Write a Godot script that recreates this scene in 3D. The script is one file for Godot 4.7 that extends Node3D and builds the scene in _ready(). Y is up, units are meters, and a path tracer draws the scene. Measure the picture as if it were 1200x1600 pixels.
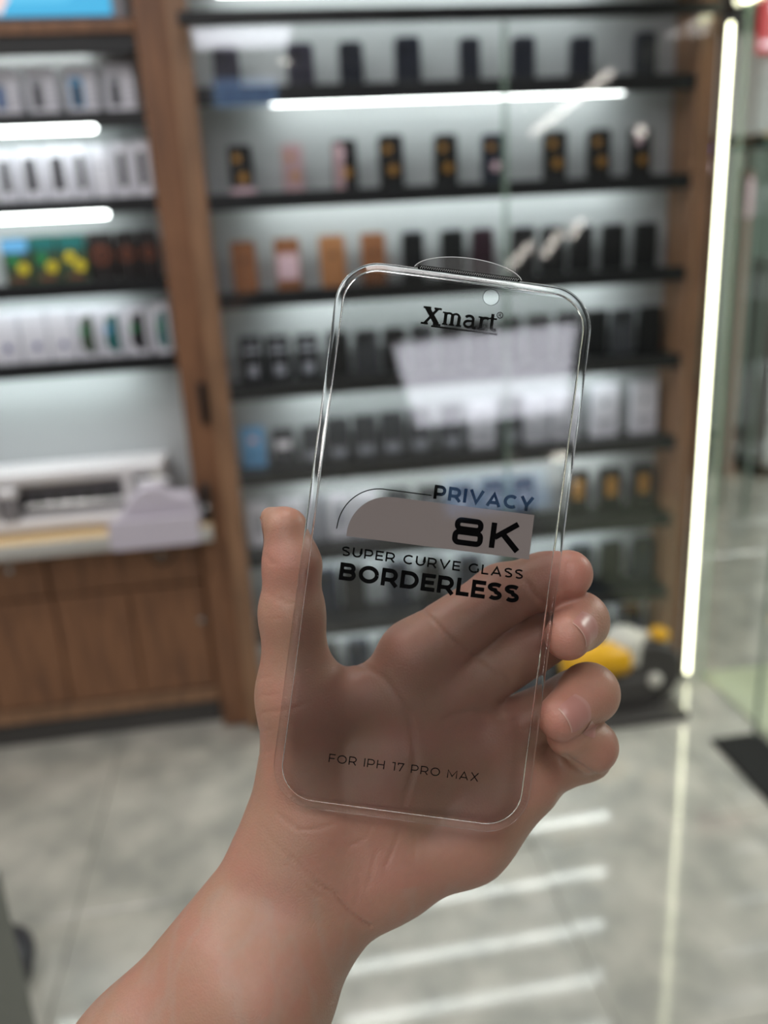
extends Node3D

# ---------------------------------------------------------------- globals
var M := {}
var counts := {}
var cache := {}
const CAM := Vector3(0, 1.58, 0)
var held: Transform3D        # frame of the arm that holds up the protector (millimetres become metres)

# ---------------------------------------------------------------- materials
func mat(called: String, c: Color, rough := 0.6, metal := 0.0) -> StandardMaterial3D:
	var m := StandardMaterial3D.new()
	m.resource_name = called
	m.albedo_color = c
	m.roughness = rough
	m.metallic = metal
	M[called] = m
	return m

func noise_tex(seed_: int, freq: float, colors: Array, stops: Array, oct := 4, size := 512) -> NoiseTexture2D:
	var n := FastNoiseLite.new()
	n.seed = seed_
	n.noise_type = FastNoiseLite.TYPE_SIMPLEX_SMOOTH
	n.frequency = freq
	n.fractal_octaves = oct
	var t := NoiseTexture2D.new()
	t.width = size; t.height = size
	t.seamless = true
	t.noise = n
	var g := Gradient.new()
	g.offsets = PackedFloat32Array(stops)
	g.colors = PackedColorArray(colors)
	t.color_ramp = g
	return t

func tri(m: StandardMaterial3D, scale: Vector3, world := true) -> void:
	m.uv1_triplanar = true
	m.uv1_world_triplanar = world
	m.uv1_scale = scale
	m.uv1_triplanar_sharpness = 4.0

func glow(called: String, c: Color, e: float) -> StandardMaterial3D:
	var m := mat(called, Color(0.9, 0.9, 0.9), 0.4)
	m.emission_enabled = true
	m.emission = c
	m.emission_energy_multiplier = e
	return m

func screen(called: String, c: Color, e: float) -> void:
	glow(called, c, e).albedo_color = Color(0.05, 0.05, 0.05)

func glass(called: String, c: Color, a: float, rough := 0.02) -> StandardMaterial3D:
	var m := mat(called, Color(c.r, c.g, c.b, a), rough)
	m.transparency = BaseMaterial3D.TRANSPARENCY_ALPHA
	return m

func make_materials() -> void:
	var wood := mat("oak_veneer", Color(1, 1, 1), 0.5)
	wood.albedo_texture = noise_tex(3, 0.02, [Color(0.42, 0.29, 0.21), Color(0.49, 0.34, 0.24), Color(0.54, 0.38, 0.27), Color(0.48, 0.33, 0.23)], [0.1, 0.42, 0.65, 0.95], 5)
	tri(wood, Vector3(2.2, 0.28, 2.2))
	var wl := mat("oak_trim", Color(1, 1, 1), 0.45)
	wl.albedo_texture = noise_tex(8, 0.02, [Color(0.49, 0.37, 0.28), Color(0.56, 0.42, 0.315), Color(0.62, 0.465, 0.35)], [0.15, 0.5, 0.9], 5)
	tri(wl, Vector3(2.6, 0.3, 2.6))
	var fl := mat("polished_cement_tile", Color(1, 1, 1), 0.075)
	fl.albedo_texture = noise_tex(21, 0.008, [Color(0.63, 0.63, 0.60), Color(0.69, 0.685, 0.65), Color(0.72, 0.71, 0.675), Color(0.77, 0.76, 0.72)], [0.2, 0.45, 0.6, 0.85], 6, 1024)
	tri(fl, Vector3(0.55, 0.55, 0.55))
	fl.metallic_specular = 0.7
	fl.heightmap_enabled = true
	fl.heightmap_texture = noise_tex(5, 0.006, [Color.BLACK, Color.WHITE], [0.0, 1.0], 2, 256)
	fl.heightmap_scale = 0.06
	mat("joint_filler", Color(0.42, 0.41, 0.39), 0.8)
	mat("back_board", Color(0.70, 0.72, 0.73), 0.42)
	mat("shelf_black", Color(0.025, 0.035, 0.055), 0.4)
	mat("plain_wall", Color(0.55, 0.55, 0.55), 0.8)
	mat("dark_wall", Color(0.30, 0.30, 0.31), 0.8)
	mat("ceiling_paint", Color(0.66, 0.66, 0.65), 0.9)
	mat("black_rubber", Color(0.03, 0.029, 0.03), 0.8)
	mat("white_plastic", Color(0.90, 0.89, 0.90), 0.3)
	mat("lavender_plastic", Color(0.80, 0.77, 0.82), 0.4)
	mat("grey_plastic", Color(0.50, 0.49, 0.51), 0.45)
	mat("dark_plastic", Color(0.10, 0.10, 0.11), 0.4)
	mat("charcoal_plastic", Color(0.27, 0.26, 0.255), 0.45)
	mat("steel", Color(0.72, 0.72, 0.72), 0.25, 1.0)
	mat("bare_pine", Color(0.82, 0.70, 0.52), 0.5)
	mat("counter_edge", Color(0.72, 0.71, 0.69), 0.4)
	mat("yellow_plastic", Color(0.88, 0.66, 0.08), 0.4)
	mat("warm_white_plastic", Color(0.80, 0.79, 0.75), 0.4)
	mat("bin_grey", Color(0.20, 0.20, 0.22), 0.5)
	mat("counter_grey", Color(0.42, 0.42, 0.40), 0.6)
	# merchandise
	mat("sleeve_plum", Color(0.20, 0.19, 0.26), 0.35)
	mat("sleeve_navy", Color(0.11, 0.13, 0.19), 0.35)
	mat("case_black", Color(0.035, 0.045, 0.055), 0.35)
	mat("case_navy", Color(0.07, 0.11, 0.18), 0.35)
	mat("case_plum", Color(0.16, 0.07, 0.12), 0.35)
	mat("case_grey", Color(0.24, 0.25, 0.27), 0.45)
	mat("case_pink", Color(0.72, 0.60, 0.62), 0.45)
	mat("kraft_wood", Color(0.56, 0.36, 0.22), 0.6)
	mat("kraft_light", Color(0.66, 0.45, 0.28), 0.6)
	mat("print_pink", Color(0.88, 0.76, 0.80), 0.5)
	mat("print_dark", Color(0.06, 0.06, 0.09), 0.4)
	mat("print_white", Color(0.88, 0.87, 0.90), 0.5)
	mat("print_grey", Color(0.62, 0.63, 0.67), 0.5)
	mat("print_blue", Color(0.18, 0.38, 0.62), 0.4)
	mat("logo_blue", Color(0.12, 0.14, 0.48), 0.4)
	mat("print_sky", Color(0.36, 0.60, 0.78), 0.4)
	mat("print_gold", Color(0.78, 0.58, 0.28), 0.35, 0.6)
	mat("print_copper", Color(0.52, 0.30, 0.22), 0.4, 0.5)
	mat("print_green", Color(0.10, 0.48, 0.28), 0.35)
	mat("print_teal", Color(0.10, 0.36, 0.36), 0.35)
	mat("print_yellow", Color(0.80, 0.72, 0.16), 0.4)
	mat("print_moss", Color(0.20, 0.27, 0.20), 0.45)
	mat("box_white", Color(0.86, 0.86, 0.90), 0.45)
	mat("box_blue", Color(0.42, 0.64, 0.82), 0.45)
	mat("box_brown", Color(0.10, 0.075, 0.075), 0.4)
	# lamps
	glow("led_cool", Color(0.97, 1.0, 0.985), 8.0)
	glow("led_warm", Color(1.0, 1.0, 0.84), 5.0)
	glow("ceiling_panel_glow", Color(0.97, 0.96, 1.0), 1.2)
	glow("neon_bar_glow", Color(1.0, 0.97, 0.93), 9.0)
	screen("screen_blue", Color(0.20, 0.59, 0.75), 1.0)
	screen("screen_pale_blue", Color(0.30, 0.66, 0.80), 1.0)
	screen("screen_peach", Color(0.80, 0.60, 0.58), 1.0)
	screen("screen_cream", Color(0.82, 0.72, 0.70), 1.0)
	screen("sign_red", Color(0.70, 0.08, 0.13), 0.75)
	screen("sign_white", Color(0.95, 0.85, 0.88), 0.9)
	# glazing
	glass("pane_glass", Color(0.6, 0.7, 0.66), 0.003)
	glass("door_glass", Color(0.6, 0.72, 0.66), 0.006)
	mat("polished_glass_edge", Color(0.62, 0.72, 0.66, 0.45), 0.3).transparency = BaseMaterial3D.TRANSPARENCY_ALPHA
	mat("painted_floor_glow", Color(0.74, 0.77, 0.66), 0.3)  # strip-light glow on the outside floor, painted as pale green
	mat("front_grey", Color(0.58, 0.60, 0.58), 0.5)
	mat("front_green", Color(0.46, 0.53, 0.49), 0.5)
	mat("front_pale", Color(0.74, 0.75, 0.75), 0.5)
	mat("front_dark", Color(0.16, 0.18, 0.17), 0.5)
	mat("front_pink", Color(0.58, 0.47, 0.43), 0.6)
	mat("front_deep_green", Color(0.18, 0.33, 0.29), 0.5)
	screen("lantern_blue", Color(0.42, 0.45, 0.95), 0.8)
	glow("downlight_glow", Color(1.0, 0.98, 0.92), 9.0)
	screen("poster_blue", Color(0.45, 0.62, 0.82), 1.9)
	screen("poster_deep_blue", Color(0.25, 0.42, 0.66), 1.9)
	mat("clear_rim_line", Color(0.85, 0.86, 0.86), 0.2)
	# protector
	glass("tinted_film", Color(0.10, 0.085, 0.08), 0.045)
	var rim := mat("clear_glass_rim", Color(1, 1, 1, 0.0), 0.0)
	rim.refraction_enabled = true
	rim.refraction_scale = 0.05
	glass("clear_tab", Color(0.9, 0.9, 0.9), 0.04)
	mat("print_ink", Color(0.012, 0.012, 0.014), 1.0).metallic_specular = 0.1
	mat("banner_ink", Color(0.56, 0.525, 0.515), 1.0).metallic_specular = 0.1
	# skin
	var skin := mat("skin", Color(1, 1, 1), 0.46)
	skin.vertex_color_use_as_albedo = true
	skin.subsurf_scatter_enabled = true
	skin.subsurf_scatter_strength = 0.22
	skin.heightmap_enabled = true
	skin.heightmap_texture = noise_tex(31, 0.06, [Color.BLACK, Color.WHITE], [0.1, 0.9], 4, 512)
	skin.heightmap_scale = 0.006
	tri(skin, Vector3(34, 34, 34), false)
	var nail := mat("fingernail", Color(1, 1, 1), 0.34)
	nail.vertex_color_use_as_albedo = true

# ---------------------------------------------------------------- node helpers
func numbered(called: String) -> String:
	var n: int = counts.get(called, 0)
	counts[called] = n + 1
	return called if n == 0 else "%s_%03d" % [called, n]

func thing(called: String, label: String, category: String, at := Vector3.ZERO, group := "", kind := "") -> Node3D:
	var o := Node3D.new()
	o.name = numbered(called)
	add_child(o)
	o.position = at
	tag(o, label, category, group, kind)
	return o

func tag(o: Node, label := "", category := "", group := "", kind := "") -> void:
	if label: o.set_meta("label", label)
	if category: o.set_meta("category", category)
	if group: o.set_meta("group", group)
	if kind: o.set_meta("kind", kind)

func part(called: String, mesh: Mesh, m: String, parent: Node, at := Vector3.ZERO, rot := Vector3.ZERO, label := "") -> MeshInstance3D:
	var o := MeshInstance3D.new()
	o.name = called
	o.mesh = mesh
	o.material_override = M[m]
	o.position = at
	o.rotation_degrees = rot
	parent.add_child(o, true)
	if label: o.set_meta("label", label)
	return o

func structure(called: String, mesh: Mesh, m: String, at := Vector3.ZERO, rot := Vector3.ZERO, label := "", category := "") -> MeshInstance3D:
	var o := part(numbered(called), mesh, m, self, at, rot)
	tag(o, label, category, "", "structure")
	return o

# ---------------------------------------------------------------- mesh helpers
func quad(st: SurfaceTool, a: Vector3, b: Vector3, c: Vector3, d: Vector3) -> void:   # corners counter-clockwise from outside
	for v in [a, c, b, a, d, c]:
		st.add_vertex(v)

func begin(smooth := false) -> SurfaceTool:
	var st := SurfaceTool.new()
	st.begin(Mesh.PRIMITIVE_TRIANGLES)
	st.set_smooth_group(0 if smooth else -1)
	return st

func done(st: SurfaceTool) -> ArrayMesh:
	st.generate_normals()
	return st.commit()

func inset(poly: PackedVector2Array, by: float) -> PackedVector2Array:   # counter-clockwise polygon, moved inwards
	var out := PackedVector2Array()
	var n := poly.size()
	for i in n:
		var a := (poly[i] - poly[(i + n - 1) % n]).normalized()
		var b := (poly[(i + 1) % n] - poly[i]).normalized()
		var na := Vector2(-a.y, a.x)
		var nb := Vector2(-b.y, b.x)
		var m := (na + nb)
		var l := maxf(0.35, m.dot(na))
		out.append(poly[i] + m * (by / l))
	return out

func extrude(poly: PackedVector2Array, z0: float, z1: float, bevel := 0.0) -> ArrayMesh:   # closed prism along z with bevelled rims
	var st := begin()
	var n := poly.size()
	var small := inset(poly, bevel) if bevel > 0.0 else poly
	var idx := Geometry2D.triangulate_polygon(small)
	for k in range(0, idx.size(), 3):
		var t := [small[idx[k]], small[idx[k + 1]], small[idx[k + 2]]]
		if (t[1] - t[0]).cross(t[2] - t[0]) < 0.0:
			t = [t[0], t[2], t[1]]
		for v in [t[0], t[2], t[1]]:
			st.add_vertex(Vector3(v.x, v.y, z1))
		for v in [t[0], t[1], t[2]]:
			st.add_vertex(Vector3(v.x, v.y, z0))
	for i in n:
		var j := (i + 1) % n
		var a := poly[i]
		var b := poly[j]
		quad(st, Vector3(a.x, a.y, z0 + bevel), Vector3(b.x, b.y, z0 + bevel), Vector3(b.x, b.y, z1 - bevel), Vector3(a.x, a.y, z1 - bevel))
		if bevel > 0.0:
			var c := small[i]
			var d := small[j]
			quad(st, Vector3(a.x, a.y, z1 - bevel), Vector3(b.x, b.y, z1 - bevel), Vector3(d.x, d.y, z1), Vector3(c.x, c.y, z1))
			quad(st, Vector3(c.x, c.y, z0), Vector3(d.x, d.y, z0), Vector3(b.x, b.y, z0 + bevel), Vector3(a.x, a.y, z0 + bevel))
	return done(st)

func rrect(w: float, h: float, r: float, n := 5) -> PackedVector2Array:
	var p := PackedVector2Array()
	if r <= 0.0:
		return PackedVector2Array([Vector2(-w / 2, -h / 2), Vector2(w / 2, -h / 2), Vector2(w / 2, h / 2), Vector2(-w / 2, h / 2)])
	for q in 4:
		var c := Vector2((w / 2 - r) * [1, -1, -1, 1][q], (h / 2 - r) * [1, 1, -1, -1][q])
		for k in n + 1:
			var a := PI / 2 * (q + float(k) / n)
			p.append(c + Vector2(cos(a), sin(a)) * r)
	return p

func circle(r: float, n := 24) -> PackedVector2Array:
	var p := PackedVector2Array()
	for k in n:
		p.append(Vector2(cos(TAU * k / n), sin(TAU * k / n)) * r)
	return p

func box(w: float, h: float, d: float, b := 0.003) -> ArrayMesh:     # centred, chamfered
	var key := "b%.4f_%.4f_%.4f_%.4f" % [w, h, d, b]
	if not cache.has(key):
		cache[key] = extrude(rrect(w, h, 0.0), -d / 2, d / 2, minf(b, minf(w, minf(h, d)) * 0.3))
	return cache[key]

func slab(w: float, h: float, d: float, r: float, b := 0.002) -> ArrayMesh:   # rounded rectangle standing on y = 0
	var key := "s%.4f_%.4f_%.4f_%.4f" % [w, h, d, r]
	if not cache.has(key):
		var p := rrect(w, h, r)
		for i in p.size():
			p[i] += Vector2(0, h / 2)
		cache[key] = extrude(p, -d / 2, d / 2, b)
	return cache[key]

func lathe(profile: Array, n := 28) -> ArrayMesh:      # profile of (radius, height), bottom to top, about y
	var st := begin(true)
	for i in profile.size() - 1:
		var a: Vector2 = profile[i]
		var b: Vector2 = profile[i + 1]
		for k in n:
			var t0 := TAU * k / n
			var t1 := TAU * (k + 1) / n
			quad(st, Vector3(a.x * sin(t0), a.y, a.x * cos(t0)), Vector3(a.x * sin(t1), a.y, a.x * cos(t1)), Vector3(b.x * sin(t1), b.y, b.x * cos(t1)), Vector3(b.x * sin(t0), b.y, b.x * cos(t0)))
	return done(st)

func rod(length: float, r: float, n := 14) -> ArrayMesh:        # round-ended tube along x, centred
	var key := "r%.4f_%.4f" % [length, r]
	if not cache.has(key):
		var prof := []
		for k in 5:
			var a := -PI / 2 + PI / 2 * k / 4.0
			prof.append(Vector2(cos(a) * r, -length / 2 + r + sin(a) * r))
		for k in 5:
			var a := PI / 2 * k / 4.0
			prof.append(Vector2(cos(a) * r, length / 2 - r + sin(a) * r))
		var st := SurfaceTool.new()
		st.begin(Mesh.PRIMITIVE_TRIANGLES)
		st.append_from(lathe(prof, n), 0, Transform3D(Basis(Vector3(0, 0, 1), PI / 2), Vector3.ZERO))
		cache[key] = st.commit()
	return cache[key]

func tube(path: Array, r: float, n := 8) -> ArrayMesh:
	var st := begin(true)
	var rings := []
	for i in path.size():
		var t: Vector3 = (path[mini(i + 1, path.size() - 1)] - path[maxi(i - 1, 0)]).normalized()
		var s := t.cross(Vector3(0.31, 0.2, 0.93)).normalized()
		var u := s.cross(t)
		var ring := []
		for k in n:
			var a := TAU * k / n
			ring.append(path[i] + (s * cos(a) + u * sin(a)) * r)
		rings.append(ring)
	for i in path.size() - 1:
		for k in n:
			var j := (k + 1) % n
			quad(st, rings[i][k], rings[i + 1][k], rings[i + 1][j], rings[i][j])
	return done(st)

# ---------------------------------------------------------------- lights
func area_light(called: String, at: Vector3, look: Vector3, size: Vector2, energy: float, c := Color.WHITE, along := Vector3.UP) -> void:
	var l := AreaLight3D.new()
	l.name = called
	l.area_size = size
	l.light_energy = energy
	l.light_color = c
	l.shadow_enabled = true
	l.area_range = 12.0
	add_child(l, true)
	l.look_at_from_position(at, at + look, along)

# ---------------------------------------------------------------- main
func _ready() -> void:
	# camera: phone held at head height, looking a little down and to the right
	var yaw := deg_to_rad(7.7)
	var pitch := deg_to_rad(18.0)
	var roll := deg_to_rad(-3.17)
	var fwd := Vector3(sin(yaw) * cos(pitch), -sin(pitch), -cos(yaw) * cos(pitch))
	var right0 := Vector3(cos(yaw), 0, sin(yaw))
	var up0 := right0.cross(fwd)
	var right := right0 * cos(roll) + up0 * sin(roll)
	var up := up0 * cos(roll) - right0 * sin(roll)
	var cam := Camera3D.new()
	cam.name = "camera"
	add_child(cam)
	cam.transform = Transform3D(Basis(right, up, -fwd), CAM)
	var lens := CameraAttributesPhysical.new()
	lens.frustum_focal_length = 12.0 * 1300.0 / 800.0
	lens.frustum_focus_distance = 0.2425
	lens.exposure_aperture = 19.5 / 4.4
	lens.frustum_near = 0.02
	lens.frustum_far = 60.0
	cam.attributes = lens
	cam.current = true
	held = Transform3D(Basis(right, up, -fwd), CAM)
	var we := WorldEnvironment.new()
	we.name = "surroundings"
	var env := Environment.new()
	env.background_mode = Environment.BG_COLOR
	env.background_color = Color(0.02, 0.02, 0.022)
	env.tonemap_mode = Environment.TONE_MAPPER_LINEAR
	env.tonemap_exposure = 1.5
	env.sdfgi_enabled = true
	env.ssao_enabled = true
	env.ssil_enabled = true
	we.environment = env
	add_child(we)
	# large lights: the mirrored ceiling panel, then added fill panels and corridor light
	for k in PANELS.size():
		area_light("ceiling_panel_light", Vector3(PANELS[k].x, 3.42, PANELS[k].y), Vector3.DOWN, Vector2(0.87, 1.0), [0.9, 0.8, 1.0, 0.65, 1.6, 2.6][k], Color(0.95, 0.955, 1.0) if k == 0 else Color(1.0, 0.985, 0.96), Vector3(0, 0, 1))
	area_light("added_corridor_light", Vector3(4.6, 3.42, -2.2), Vector3.DOWN, Vector2(1.2, 1.2), 11.5, Color(0.97, 1.0, 0.96), Vector3(0, 0, 1))  # added to brighten the corridor, no lamp is seen there
	make_materials()
	build_shell()
	build_shelving()
	build_left_unit()
	build_storefront()
	build_corridor()
	build_floor_things()
	build_lamps()
	build_protector()
	build_hand()

const PANELS := [Vector2(0.107, 3.58), Vector2(0.107, 1.0), Vector2(-1.5, 0.8), Vector2(0.107, -1.0), Vector2(-1.5, -1.0), Vector2(-1.5, 3.58)]  # the first is seen mirrored, the rest are unseen panels added for fill

# ---------------------------------------------------------------- room shell
func build_shell() -> void:
	var f := Node3D.new()
	f.name = "floor"
	add_child(f)
	tag(f, "glossy grey cement-look floor tiles reflecting the shelf lights", "floor", "", "structure")
	part("bed", box(8.4, 0.1, 12.3, 0.0), "joint_filler", f, Vector3(1.8, -0.0625, -0.45))
	var rng := RandomNumberGenerator.new()
	rng.seed = 11
	var tile := box(0.597, 0.012, 0.597, 0.0015)
	for i in 14:
		for j in 20:
			var o := part("tile", tile, "polished_cement_tile", f, Vector3(-2.1 + 0.6 * i, -0.006, -6.3 + 0.6 * j))
			o.rotation_degrees = Vector3(rng.randf_range(-0.14, 0.14), 0, rng.randf_range(-0.14, 0.14))
	structure("ceiling", box(8.4, 0.1, 12.3, 0.0), "ceiling_paint", Vector3(1.8, 3.50, -0.45), Vector3.ZERO, "pale painted ceiling over shop and corridor", "ceiling")
	structure("wall_back", box(3.85, 3.45, 0.08, 0.0), "plain_wall", Vector3(-0.485, 1.725, -2.80), Vector3.ZERO, "grey wall behind the shelving", "wall")
	structure("wall_left", box(0.1, 3.45, 8.2, 0.0), "plain_wall", Vector3(-2.45, 1.725, 1.2), Vector3.ZERO, "grey wall on the far left of the shop", "wall")
	structure("wall_rear", box(8.4, 3.45, 0.1, 0.0), "dark_wall", Vector3(1.8, 1.725, 5.35), Vector3.ZERO, "dim wall at the rear of the shop", "wall")
	structure("wall_corridor", box(8.4, 3.45, 0.1, 0.0), "plain_wall", Vector3(1.8, 1.725, -6.55), Vector3.ZERO, "grey wall at the far end of the corridor", "wall")
	structure("wall_right", box(0.1, 3.45, 12.0, 0.0), "plain_wall", Vector3(5.95, 1.725, -0.5), Vector3.ZERO, "grey wall along the far side of the corridor", "wall")
	structure("trim_1", box(0.08, 1.24, 7.7, 0.004), "dark_wall", Vector3(1.48, 2.82, 1.42), Vector3.ZERO, "dark header beam above the glass shopfront", "trim")

# ---------------------------------------------------------------- right shelving unit
const SHELF_Y := [1.98, 1.707, 1.435, 1.162, 0.889, 0.617, 0.344, 0.071]
const XL := -0.107
const XR := 1.345

func build_shelving() -> void:
	var u := thing("shelving_unit", "tall oak-framed grey shelving unit with black shelves lit by white tubes", "shelving", Vector3(0.62, 0, -2.63))
	var o := u.position
	part("back_panel", box(1.47, 2.62, 0.02, 0.0), "back_board", u, Vector3(0.619, 1.36, -2.71) - o)
	var post := box(0.060, 2.70, 0.19, 0.003)
	part("post", box(0.056, 2.70, 0.17, 0.003), "oak_trim", u, Vector3(XL - 0.030, 1.36, -2.635) - o)
	part("post", post, "oak_trim", u, Vector3(XR + 0.0315, 1.36, -2.645) - o)
	part("plinth", box(1.44, 0.05, 0.13, 0.002), "oak_veneer", u, Vector3(0.619, 0.026, -2.63) - o)
	part("top_board", box(1.44, 0.04, 0.17, 0.002), "oak_veneer", u, Vector3(0.619, 2.60, -2.63) - o)
	for i in 9:
		var y: float = SHELF_Y[i] if i < 8 else 2.2527
		var s := part("shelf", box(1.445, 0.014, 0.148, 0.001), "shelf_black", u, Vector3(0.619, y + 0.013, -2.625) - o)
		part("lip", box(1.447, 0.045, 0.012, 0.002), "shelf_black", s, Vector3(0, -0.013, 0.07))
		if i == 7:
			continue
		var w: float = [1.05, 1.17, 1.1, 1.1, 1.1, 1.1, 1.1, 1.1, 1.12][i]
		var cx: float = [0.617, 0.62, 0.62, 0.62, 0.62, 0.62, 0.62, 0.62, 0.53][i]
		var warm := [1.0, 1.0, 1.0, 1.0, 1.02, 0.98, 1.0, 1.0, 1.0][i] as float
		part("led_tube", rod(w, 0.009), "led_cool", u, Vector3(cx, y - 0.012 if i in [0, 8] else y - 0.009, -2.595 if i in [0, 8] else -2.588) - o)
		area_light("shelf_light", Vector3(cx, y - 0.022, -2.60), Vector3(0, -0.35, -1.0) if i in [0, 1, 8] else Vector3(0, -1.0, -0.6), Vector2(w, 0.018), 0.022 if i in [0, 1, 8] else 0.045, Color(0.96 * warm, 1.0, 0.99 / warm), Vector3(0, 0, 1))
	# sliding glass in front
	var d := thing("sliding_glass", "pair of clear sliding glass panes in front of the lit shelves", "glass panes", Vector3(0.62, 0, -2.49))
	o = d.position
	for k in 2:
		var p := part("pane", box([0.87, 0.61][k], 2.06, 0.005, 0.0005), "pane_glass", d, Vector3([0.325, 1.04][k], 1.11, [-2.502, -2.486][k]) - o)
		if k == 1:
			part("polished_edge", box(0.014, 2.04, 0.0056, 0.001), "polished_glass_edge", p, Vector3(-0.299, 0, 0))
	part("track", box(1.5, 0.03, 0.04, 0.003), "shelf_black", d, Vector3(0.62, 0.065, -2.494) - o)
	part("track", box(1.5, 0.03, 0.04, 0.003), "shelf_black", d, Vector3(0.62, 2.155, -2.494) - o)
	stock_shelves()

const STOCK := [
	[[-0.019, 0.073, 0.12], [0.187, 0.075, 0.123], [0.33, 0.069, 0.123], [0.494, 0.074, 0.133], [0.675, 0.06, 0.126], [0.835, 0.069, 0.126], [1.012, 0.07, 0.122], [1.21, 0.064, 0.131]],
	[[-0.006, 0.069, 0.138], [0.143, 0.062, 0.136], [0.295, 0.071, 0.141], [0.432, 0.072, 0.15], [0.597, 0.069, 0.146], [0.743, 0.07, 0.142], [0.934, 0.072, 0.143], [1.074, 0.069, 0.143], [1.206, 0.066, 0.142]],
	[[-0.024, 0.074, 0.147], [0.105, 0.076, 0.149], [0.24, 0.077, 0.15], [0.365, 0.074, 0.151], [0.486, 0.067, 0.148], [0.61, 0.072, 0.147], [0.704, 0.069, 0.146], [0.835, 0.074, 0.144], [0.931, 0.074, 0.141], [1.024, 0.071, 0.138], [1.128, 0.072, 0.138], [1.236, 0.073, 0.137]],
	[[-0.03, 0.069, 0.143], [0.051, 0.074, 0.139], [0.141, 0.071, 0.137], [0.237, 0.067, 0.138], [0.327, 0.072, 0.138], [0.417, 0.069, 0.138], [0.504, 0.069, 0.14], [0.599, 0.074, 0.141], [0.693, 0.075, 0.143], [0.789, 0.071, 0.145], [0.886, 0.072, 0.146], [0.983, 0.073, 0.148], [1.079, 0.076, 0.15], [1.17, 0.074, 0.146], [1.263, 0.076, 0.15]],
	[[-0.053, 0.076, 0.13], [0.042, 0.072, 0.118], [0.135, 0.069, 0.118], [0.218, 0.074, 0.138], [0.307, 0.078, 0.141], [0.394, 0.075, 0.144], [0.484, 0.076, 0.147], [0.591, 0.072, 0.151], [0.695, 0.084, 0.155], [0.792, 0.074, 0.156], [0.877, 0.079, 0.158], [0.972, 0.086, 0.165], [1.115, 0.092, 0.176], [1.253, 0.09, 0.174]],
	[[-0.06, 0.07, 0.15], [0.043, 0.083, 0.151], [0.127, 0.071, 0.153], [0.206, 0.078, 0.154], [0.295, 0.081, 0.154], [0.402, 0.077, 0.153], [0.51, 0.078, 0.151], [0.618, 0.079, 0.149], [0.728, 0.08, 0.157], [0.835, 0.076, 0.155], [1.026, 0.078, 0.158], [1.145, 0.079, 0.158], [1.262, 0.075, 0.16]],
	[[-0.006, 0.072, 0.159], [0.142, 0.077, 0.17], [0.237, 0.078, 0.17], [0.39, 0.079, 0.168], [0.509, 0.076, 0.165], [0.641, 0.08, 0.162], [0.789, 0.078, 0.16], [1.044, 0.078, 0.158], [1.156, 0.078, 0.158], [1.275, 0.08, 0.158]],
	[[0.125, 0.075, 0.163], [0.236, 0.076, 0.163], [0.349, 0.077, 0.161], [0.989, 0.08, 0.168], [1.11, 0.08, 0.168], [1.231, 0.08, 0.168]],
]
const ORDINAL := ["first", "second", "third", "fourth", "fifth", "sixth", "seventh", "eighth", "ninth", "tenth", "eleventh", "twelfth", "thirteenth", "fourteenth", "fifteenth"]
const ROW := ["top", "second", "third", "fourth", "fifth", "sixth", "seventh", "bottom"]

func stock_shelves() -> void:
	for r in STOCK.size():
		for i in STOCK[r].size():
			var s: Array = STOCK[r][i]
			merchandise(r, i, s[0], s[1], s[2])

func place_word(r: int, i: int) -> String:
	return "%s from oak post, %s black shelf" % [ORDINAL[i], ROW[r]]

func flower(parent: Node, at: Vector3, size: float, m: String) -> void:
	var p := PackedVector2Array()
	for k in 20:
		var a := TAU * k / 20.0
		p.append(Vector2(cos(a), sin(a)) * size * (1.0 if k % 4 < 2 else 0.55))
	part("emblem", extrude(p, 0.0, 0.0015), m, parent, at)

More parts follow.
